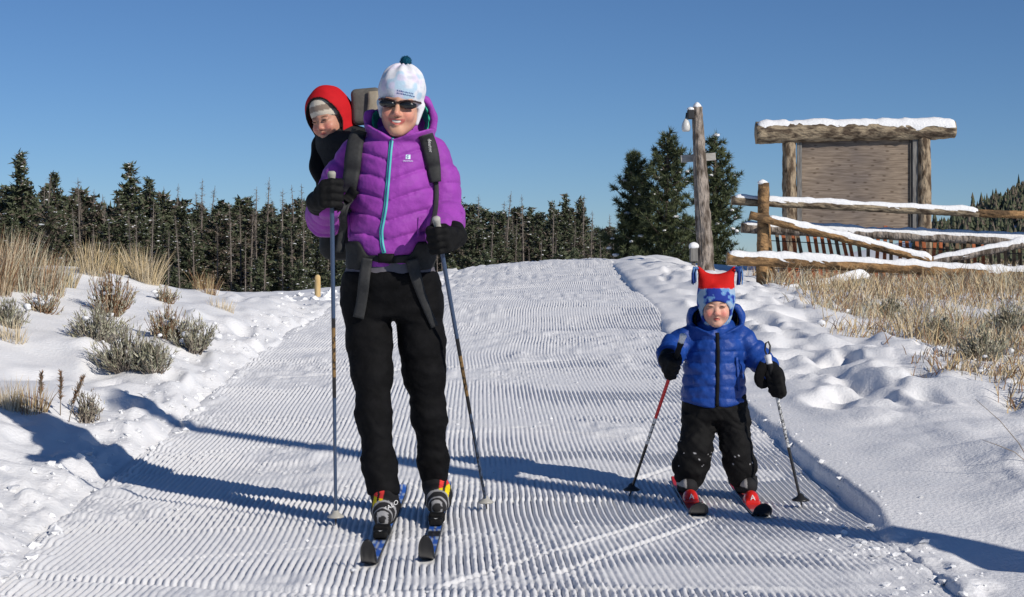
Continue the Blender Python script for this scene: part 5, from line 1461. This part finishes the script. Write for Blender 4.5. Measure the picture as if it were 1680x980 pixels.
# ------------------------------------------------------------------ baby in the carrier
M['red_hood'] = pmat('red_hood', (.50, .008, .014), (.60, .014, .02), scale=18, rough=.55, spec=.35, bump=.5, bscale=40, bdist=.006)
ba = thing('person', 'baby in a red hood and striped beanie riding in the carrier', 'person', tuple(W(560, 300, .38)))
BO = W(538, 195, .34).astype(np.float64); BS = .76; BR = frame(yaw=-26, pitch=12, roll=-10)
def bl_(P): return (P - BO.astype(np.float32)) @ BR / BS
def B_(x, y, z): return BO + BR @ (np.array([x, y, z]) * BS)
def baby_f(P):
    q = bl_(P); d = lips(head_sdf(q, True), q, False) * BS
    d = smin(d, seg(P, B_(0, .02, -.09), W(556, 250, .40), .04, .06)[0], .02)
    d = smin(d, chain(P, [W(556, 250, .40), W(565, 330, .40)], [.075, .085], .02), .03)
    for s_ in (-1, 1):
        d = smin(d, chain(P, [W(556 + s_ * 20, 250, .40), W(562 + s_ * 22, 285, .38), W(568 + s_ * 14, 305, .35)], [.03, .026, .02], .02), .02)
        d = smin(d, chain(P, [W(580 + s_ * 10, 335, .38), W(582 + s_ * 18, 365, .37), W(582 + s_ * 18, 400, .38)], [.035, .03, .022], .02), .02)
    return d
soft('body', baby_f, W(500, 425, .24), W(620, 140, .56), .0045, [M['skin']], ba, col=lambda V: skin_col(V, BO.astype(np.float32), BR, BS, (.52, .27, .19), (.50, .13, .11), (.62, .22, .17), lid=(.06, .035, .03)))
M['lid'] = pmat('lid', (.05, .026, .02), rough=.5); M['brow'] = pmat('brow', (.22, .12, .07), rough=.8); M['mouth_dark'] = pmat('mouth_dark', (.16, .025, .02), rough=.5)
face_bits(ba, baby_f, B_, BS, M['brow'], M['lid'], M['mouth_dark'], .011)
def beanie_f(P):
    q = bl_(P); d = ell(q, (0, .022, .046), (.090, .108, .105)); low = .022 - .35 * (q[:, 1] + .08)
    return smax(d, low - q[:, 2], .008) * BS
def beanie_col(V):
    q = bl_(V.astype(np.float32)); z = q[:, 2] + .12 * q[:, 1]
    k = np.floor((z + .2) / .030).astype(int) % 2
    return np.where(k[:, None] == 1, np.array([[.62, .56, .47]]), np.array([[.27, .21, .17]])).astype(np.float32)
soft('beanie', beanie_f, B_(0, 0, .03) - .13, B_(0, 0, .05) + .13, .0042, [M['attr_cloth']], ba, col=beanie_col)
def bhood_f(P):
    q = bl_(P)
    o_ = smin(ell(q, (0, .03, .018), (.122, .140, .150)), ell(q, (0, .06, -.10), (.10, .11, .09)), .05) - .010 * noise3(q[:, 0] * 11, q[:, 1] * 11, q[:, 2] * 11)
    hole = ell(q, (0, -.10, -.015), (.100, .19, .132))
    inn = ell(q, (0, .02, .0), (.100, .112, .120))
    return np.maximum(smax(o_, -hole, .012), -inn) * BS
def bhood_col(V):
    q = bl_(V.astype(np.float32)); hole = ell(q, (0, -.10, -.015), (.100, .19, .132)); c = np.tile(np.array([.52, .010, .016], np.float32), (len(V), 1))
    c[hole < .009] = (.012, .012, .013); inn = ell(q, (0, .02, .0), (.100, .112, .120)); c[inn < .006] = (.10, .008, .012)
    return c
soft('hood', bhood_f, B_(0, 0, 0) - .155, B_(0, 0, 0) + .16, .0046, [M['attr_cloth']], ba, col=bhood_col)
soft('suit', lambda P: smin(chain(P, [W(552, 238, .39), W(562, 335, .40)], [.085, .10], .03), chain(P, [W(532, 240, .37), W(527, 275, .34), W(530, 292, .30)], [.05, .045, .035], .02), .03) - .004 * fold(P, 20, 20, 20, 2), W(490, 400, .2), W(630, 205, .56), .006, [M['black_cloth']], ba)
# ------------------------------------------------------------------ small child on skis
M['blue_nylon'] = pmat('blue_nylon', (.007, .042, .235), (.012, .062, .31), scale=16, rough=.5, spec=.3, bump=.5, bscale=50, bdist=.008)
DC = 7.0
def C(px, py, dd=0.0): return at(px, py, DC + dd)
ch = thing('person', 'small child in a blue quilted jacket and red two-cornered hat on short red skis', 'person', (float(C(1175, 820)[0]), DC, 0.01))
CY = DC + .04
def csec(rows):
    out = []
    for py, l, r_, b in rows:
        a, c = at(l, py, CY), at(r_, py, CY); out.append((a[2], (a[0] + c[0]) / 2, CY, (c[0] - a[0]) / 2, b))
    return sorted(out)
C_TORSO = csec([(668, 1121, 1222, .112), (650, 1120, 1223, .115), (610, 1123, 1221, .112), (570, 1126, 1218, .105), (548, 1130, 1214, .095), (532, 1142, 1206, .08), (522, 1152, 1198, .06)])
CARM_L = [C(1128, 552, .04), C(1108, 568, .03), C(1100, 584, -.02), C(1099, 594, -.11)]; CARM_Lr = [.048, .046, .045, .038]
CARM_R = [C(1216, 554, .04), C(1238, 580, .04), C(1256, 602, .0), C(1268, 616, -.06)]; CARM_Rr = [.048, .045, .042, .035]
def c_hood(P, t, grow=0.0, dz=0.0):
    return hood_shell(P, C(1174, 523, .04), (.108, .125, .085), t, C(1130, 505, 0)[2] + dz, C(1220, 499, 0)[2] + dz, .12, float(C(1174, 550)[0]), float(C(1174, 552)[2]), 1.9, DC + .0, grow)
cxz = float(C(1174, 600)[0])
def cj_f(P):
    d = loft(P, C_TORSO, .03)
    ax = np.abs(P[:, 0] - cxz)
    q = puff(P[:, 2] / .048 + .12 * ax + .10 * fold(P, 8, 8, 3, 2), 3.2)
    d = d - .0060 * q - .0035 * fold(P, 40, 40, 34, 3) - .007 * fold(P, 12, 12, 14, 4)
    d = d + .006 * np.exp(-(ax / .010) ** 2) * (P[:, 1] < CY)
    for pts, rs, sd in ((CARM_L, CARM_Lr, 1), (CARM_R, CARM_Rr, 2)):
        da, arc = chain_arc(P, pts, rs, .03); d = smin(d, da - .006 * puff(arc / .05, 3.2) - .006 * fold(P, 24, 24, 24, sd), .02)
    dh = c_hood(P, .013) - .004 * fold(P, 26, 26, 26, 6) - .004 * fold(P, 12, 12, 12, 7)
    dh = smin(dh, ell(P, C(1174, 525, .13), (.085, .05, .06)), .03)
    d = smin(d, dh, .014)
    return smax(d, at(1174, 664, CY)[2] + .012 * np.cos((P[:, 0] - cxz) * 22) * -1 - P[:, 2], .012)
cj = soft('jacket', cj_f, C(1062, 690, -.22), C(1300, 476, .30), .0052, [M['blue_nylon']], ch)
CYR = (DC - .35, DC + .2)
soft('hood_lining', lambda P: c_hood(P, .0035, -.0165, -.006), C(1110, 562, -.16), C(1240, 480, .24), .005, [M['black_cloth']], cj)
ribbon('zipper', [C(1174, 545), C(1175, 580), C(1174, 620), C(1173, 664)], .014, .005, M['black_glove'], cj, cj_f, CYR, off=.002, n=34)
ribbon('pocket_flap', [C(1206, 585), C(1208, 610), C(1210, 640)], .012, .004, M['blue_nylon'], cj, cj_f, CYR, off=.003, n=10)
# trousers
CLEG_L = [C(1148, 670, .04), C(1146, 700, .03), C(1141, 735, .0), C(1134, 765, .01), C(1130, 792, .03)]; CLr = [.058, .058, .058, .061, .050]
CLEG_R = [C(1198, 670, .04), C(1203, 700, .03), C(1208, 735, .0), C(1214, 765, .01), C(1220, 794, .03)]; CRr = [.058, .058, .054, .054, .042]
def ct_f(P):
    d = loft(P, csec([(690, 1124, 1224, .09), (668, 1120, 1225, .105), (645, 1122, 1222, .10)]), .02)
    l = chain(P, CLEG_L, CLr, .04); r_ = chain(P, CLEG_R, CRr, .04)
    d = smin(d, smin(l, r_, .012), .03)
    d = d - .004 * fold(P, 14, 14, 26, 3) - .006 * np.abs(fold_d(P, 12, 36, 30, 5)) - .004 * np.abs(fold_d(P, 12, 30, -34, 9)) - .003 * fold(P, 34, 34, 40, 6)
    return smax(d, at(1174, 801, DC)[2] - P[:, 2], .012)
def ct_col(V):
    c = np.tile(np.array([.005, .005, .0055], np.float32), (len(V), 1))
    n_ = noise3(V[:, 0] * 200, V[:, 1] * 200, V[:, 2] * 200); z = V[:, 2]
    kz = np.exp(-((z - at(0, 745, DC)[2]) / .05) ** 2)
    c[(n_ > .96 - .14 * kz) & (V[:, 1] < DC) & (kz > .2)] = (.5, .5, .52); return c
soft('trousers', ct_f, C(1080, 815, -.16), C(1262, 634, .22), .0052, [M['attr_cloth']], ch, col=ct_col)
CXL, CXR = .722, .968
def cboot(x, ank):
    z0 = .040; ty, hy = 6.93, 7.12
    def f(P):
        d = chain(P, [(x, ty + .035, z0 + .032), (x, ty + .09, z0 + .042), (x, hy - .03, z0 + .042)], [.034, .038, .036], .02)
        d = smin(d, seg(P, (x, hy - .045, z0 + .05), ank, .040, .044)[0], .02)
        for k in (0, 1):
            d = np.minimum(d, chain(P, [(x - .036, ty + .10, z0 + .06 + .04 * k), (x, ty + .055 + .02 * k, z0 + .078 + .036 * k), (x + .036, ty + .10, z0 + .06 + .04 * k)], [.008, .009, .008], .006))
        return smax(d, z0 - P[:, 2], .005)
    def col(V):
        c = np.tile(np.array([.018, .018, .02], np.float32), (len(V), 1)); hz = V[:, 2] - z0
        n_ = (V[:, 0] < x - .012) & (hz > .03) & (hz < .1); c[n_] = (.42, .40, .38)
        c[(np.abs(hz - .128) < .010) & (np.abs(V[:, 0] - x) < .024) & (V[:, 1] < ank[1])] = (.42, .42, .40)
        return c
    return soft('boot', f, (x - .075, ty - .02, z0 - .01), (x + .075, hy + .03, float(ank[2]) + .055), .0042, [M['attr_cloth']], ch, col=col)
cboot(CXL, C(1130, 792, .03)); cboot(CXR, C(1220, 794, .03))
# body and head
CO = C(1175, 500, -.02); CS = .76; CR = frame(yaw=-5, pitch=5, roll=0)
def cl_(P): return (P - CO.astype(np.float32)) @ CR / CS
def K(x, y, z): return CO + CR @ (np.array([x, y, z]) * CS)
def cbody_f(P):
    q = cl_(P); d = lips(head_sdf(q, True), q, False) * CS
    d = smin(d, seg(P, K(0, .02, -.09), C(1174, 560, .04), .038, .05)[0], .02)
    b = loft(P, [(s[0], s[1], s[2], s[3] - .03, s[4] - .03) for s in C_TORSO], .02)
    for pts, rs in ((CARM_L, CARM_Lr), (CARM_R, CARM_Rr)): b = smin(b, chain(P, pts, [r_ - .022 for r_ in rs], .02), .02)
    for pts in (CLEG_L, CLEG_R): b = smin(b, chain(P, pts, [.04, .04, .036, .034, .03], .02), .03)
    for x in (CXL, CXR): b = smin(b, chain(P, [(x, 7.07, .13), (x, 7.06, .085), (x, 6.98, .075)], [.024, .022, .018], .02), .02)
    for a_, e_ in ((CARM_L[3], C(1099, 602, -.16)), (CARM_R[3], C(1272, 628, -.10))): b = smin(b, seg(P, a_, e_, .016, .016)[0], .01)
    return smin(d, b, .02)
soft('body', cbody_f, C(1070, 832, -.22), C(1300, 450, .22), .0042, [M['skin']], ch, col=lambda V: skin_col(V, CO.astype(np.float32), CR, CS, (.66, .38, .28), (.45, .10, .085), (.72, .25, .20), lid=(.10, .05, .035)))
face_bits(ch, cbody_f, K, CS, M['brow'], M['lid'], M['mouth_dark'], .014)
# fleece hat: red two-cornered crown, blue camouflage band and ear flaps
def chat_f(P):
    q = cl_(P)
    d = ell(q, (0, .020, .030), (.104, .112, .120))
    d = smin(d, ell(q, (0, .004, -.075), (.074, .068, .058)), .05)
    d = smax(d, q[:, 2] - .13, .05)
    d = smin(d, rbox(q, (0, .010, .120), (.088, .036, .045), .034), .04)
    m = q.copy(); m[:, 0] = np.abs(q[:, 0])
    d = smin(d, seg(m, (.045, .01, .11), (.094, .008, .196), .042, .010)[0], .025)
    d = d - .003 * noise3(q[:, 0] * 30, q[:, 1] * 30, q[:, 2] * 30)
    hole = ell(q, (0, -.11, -.044), (.083, .15, .072))
    return smax(d, -hole, .012) * CS
def chat_col(V):
    q = cl_(V.astype(np.float32)); c = np.tile(np.array([.55, .012, .010], np.float32), (len(V), 1))
    n_ = noise3(q[:, 0] * 26, q[:, 1] * 26, q[:, 2] * 26) + .4 * noise3(q[:, 0] * 60, q[:, 1] * 60, q[:, 2] * 60)
    camo = np.where(n_[:, None] > .34, np.array([[.02, .045, .30]]), np.where(n_[:, None] > .0, np.array([[.13, .28, .55]]), np.array([[.33, .45, .60]])))
    band = q[:, 2] < .098 - .1 * np.abs(q[:, 0]); c[band] = camo[band]
    return c
hat2 = soft('hat', chat_f, K(-.19, -.2, -.17), K(.19, .2, .25), .0042, [M['attr_cloth']], ch, col=chat_col)
for s_, cc, lb in ((-1, M['attr_cloth'], 0), (1, M['attr_cloth'], 1)):
    r = np.random.default_rng(3 + lb); VV, QQ, off = [], [], 0
    for i in range(9):
        e = K(s_ * (.094 + .012 * r.random()), .008 + r.normal(0, .010), .196)
        dx = s_ * (.006 + .012 * r.random()); L_ = .045 + .025 * r.random()
        v, q, t = tube([e, e + [dx, r.normal(0, .006), .004], e + [dx * 1.5, r.normal(0, .01), -.35 * L_], e + [dx * 1.4, r.normal(0, .01), -L_]], [.003, .0038, .0036, .003], 5, cap=False)
        VV.append(v); QQ.append(q + off); off += len(v)
    V_ = np.concatenate(VV); cols = np.where(noise2(V_[:, 2] * 90, V_[:, 0] * 90, 4)[:, None] > (-.1 if s_ < 0 else .7), np.array([[.16, .32, .60]]), np.array([[.02, .05, .22]]))
    obj('tassel', mesh_np('tassel', V_, [np.concatenate(QQ)], [cc], col=cols), hat2)
# poles and gloves
PLT, PLB = C(1122, 548, -.20), at(1034, 820, 7.03); PLB[2] = zg(PLB[0], PLB[1]) + .012
PRT, PRB = C(1259, 582, -.12), at(1315, 833, 6.83); PRB[2] = zg(PRB[0], PRB[1]) + .012
ski_pole('ski_pole', 'child ski pole with red and white upper half, slanting left', (PLT, PLB), [(0, .52, RED), (.52, .68, (.55, .55, .55)), (.68, 1, BLK)], .115, .0078, grip_cols=(BLK, (.70, .70, .72)), group='child ski poles', basket_r=.036)
ski_pole('ski_pole', 'black child ski pole with white print, slanting right', (PRT, PRB), [(0, .30, (.55, .56, .58)), (.30, .62, (.62, .62, .62)), (.62, 1, BLK)], .115, .0078, grip_cols=(BLK, (.70, .70, .72)), loop=True, group='child ski poles', basket_r=.036)
gl = on(PLT, PLB, .20); gr = on(PRT, PRB, .19)
f, lo, hi = glove(gl, PLT - PLB, (-.55, -.7, .0), (-.1, .85, .45), .88, elbow=CARM_L[1], cuff_r=.040); soft('glove', f, lo, hi, .0038, [M['black_glove']], ch)
f, lo, hi = glove(gr, PRT - PRB, (.65, -.6, .0), (-.25, .75, .65), .88, elbow=CARM_R[1], cuff_r=.040); soft('glove', f, lo, hi, .0038, [M['black_glove']], ch)
# wide strap hanging from the right-hand grip
ribbon('wrist_strap', [C(1254, 596, -.12), C(1248, 608, -.125), C(1244, 622, -.12), C(1250, 632, -.115), C(1258, 626, -.115)], .040, .008, M['black_cloth'], ch, n=16)

# ------------------------------------------------------------------ skis
def ski(name, label, x, y_tip, y_tail, w, rise, top_fn, group, base_c=(.012, .012, .013), tip_len=.17):
    z0 = zg(x, (y_tip + y_tail) / 2 - .2) + .003
    t = thing(name, label, 'ski', (x, (y_tip + y_tail) / 2, z0), group)
    n = 90; y = np.concatenate([np.linspace(y_tip, y_tip + tip_len, 40)[:-1], np.linspace(y_tip + tip_len, y_tail, n - 39)])
    u = np.clip((y_tip + tip_len - y) / tip_len, 0, 1)
    zz = zc(y) - zc(np.array([(y_tip + y_tail) / 2 - .2]))[0] + z0 + rise * u ** 2.0 + .02 * np.clip((y - y_tail + .12) / .12, 0, 1) ** 2
    yy = y + .25 * rise * u ** 3
    hw = w / 2 * np.where(u > .72, np.sqrt(np.maximum(1 - ((u - .72) / .285) ** 2, .02)), 1) * (1 + .12 * np.exp(-((u - .45) / .4) ** 2)) * (1 - .08 * sstep(.3, .6, (y - y_tip) / (y_tail - y_tip)))
    th = .010 * (1 - .55 * u) * (.6 + .4 * sstep(y_tail, y_tail - .3, y)); th = np.maximum(th, .004)
    E = np.linspace(-1, 1, 7)
    def sheet(dz, sc): return np.stack([x + E[None] * hw[:, None] * sc, np.repeat(yy[:, None], 7, 1), (zz + dz)[:, None] + 0 * E[None]], -1)
    bot = sheet(np.zeros_like(th), 1.0); mid = sheet(th, .98)
    V = np.concatenate([bot.reshape(-1, 3), mid.reshape(-1, 3)]); m = len(y); off = m * 7
    f1 = grid_faces(m, 7); a = np.arange(m - 1) * 7
    side = np.concatenate([np.stack([a, a + 7, a + 7 + off, a + off], -1), np.stack([a + 6, a + 6 + off, a + 13 + off, a + 13], -1)])
    e = np.arange(6); endq = np.concatenate([np.stack([e, e + off, e + 1 + off, e + 1], -1), np.stack([e + (m - 1) * 7, e + 1 + (m - 1) * 7, e + 1 + (m - 1) * 7 + off, e + (m - 1) * 7 + off], -1)])
    c = np.tile(np.array(base_c, np.float32), (len(V), 1))
    obj('ski_base', mesh_np('ski_base', V, [f1, f1[:, ::-1] + off, side, endq], [M['attr_gloss']], col=c), t)
    top = sheet(th + .0012, .90); lx = np.repeat(E[None], m, 0).ravel(); ly = np.repeat((y - y_tip)[:, None], 7, 1).ravel()
    k = 6
    obj('top_sheet', mesh_np('top_sheet', top.reshape(-1, 3), [f1[:, ::-1]], [M['attr_gloss']], col=top_fn(lx, ly)), t)
    return t, z0
def blue_top(lx, ly):
    c = np.tile(np.array([.03, .13, .55], np.float32), (len(lx), 1))
    c[np.abs(lx) < .28] = (.50, .55, .62); c[(np.abs(lx) > .55) & (np.sin(ly * 40) > .55)] = (.45, .55, .70)
    c[(ly > .52) & (ly < .66)] = (.015, .015, .018); c[(ly < .09)] = (.02, .02, .022); c[(np.abs(lx) < .3) & (np.sin(ly * 90) > .5)] = (.06, .06, .08)
    return c
def red_top(lx, ly):
    c = np.tile(np.array([.50, .03, .035], np.float32), (len(lx), 1)); c[ly < .10] = (.02, .02, .022); c[(np.abs(lx) > .6) & (ly > .1) & (ly < .2)] = (.45, .28, .28); c[(ly > .45) & (np.abs(lx) < .3)] = (.12, .08, .10); return c
def binding(t, x, y, z, s=1.0):
    f = lambda P: smin(rbox(P, (x, y, z + .016 * s), (.024 * s, .055 * s, .012 * s), .006 * s), rbox(P, (x, y + .05 * s, z + .022 * s), (.030 * s, .03 * s, .016 * s), .008 * s), .01 * s)
    b = soft('binding', f, (x - .05 * s, y - .08 * s, z - .01), (x + .05 * s, y + .10 * s, z + .055 * s), .0038, [M['black_glove']], t)
    V_ = np.array([(x - .008, y - .048, z + .0305), (x + .008, y - .048, z + .0305), (x, y - .062, z + .024)]); V_[:, 2] += .001
    V_ = np.array([(x - .008 * s, y - .030, z + .0292), (x + .008 * s, y - .030, z + .0292), (x, y - .05, z + .0292)])
    obj('mark', mesh_np('mark', V_, [np.array([[0, 2, 1]])], [M['white_print']], smooth=False), b)
for x, yt, lb, by in ((XL_, 5.42, 'blue cross-country ski at the left, slightly ahead of its twin', 6.02), (XR_, 5.50, 'blue cross-country ski at the right foot of the woman', 6.30)):
    t, z0 = ski('cross_country_ski', lb, x, yt, yt + 1.75, .047, .095, blue_top, 'adult skis', tip_len=.17); binding(t, x, by, z0 + .010)
for x, lb in ((CXL, 'short red child ski on the left, black tip'), (CXR, 'short red child ski on the right, nearest the snow bank')):
    t, z0 = ski('child_ski', lb, x, 6.54, 7.42, .066, .058, red_top, 'child skis', tip_len=.13)
    f = lambda P: smin(ell(P, (x, 6.905, z0 + .030), (.030, .045, .032)), rbox(P, (x, 6.90, z0 + .016), (.030, .05, .012), .006), .012)
    M.setdefault('red_plastic', pmat('red_plastic', (.62, .020, .012), rough=.3, spec=.5, coat=.3))
    b = soft('toe_piece', f, (x - .05, 6.83, z0), (x + .05, 6.98, z0 + .075), .0036, [M['red_plastic']], t)
    words_on('A', .030, (x, 6.80, z0 + .038), (1, 0, 0), (0, .3, .95), M['white_print'], b, f=f, yr=(6.80, 7.0), off=.002)
    obj('heel_piece', box_mesh('heel_piece', (x, 7.15, z0 + .025), (.028, .035, .02), M['black_glove'], bevel=.008), t)
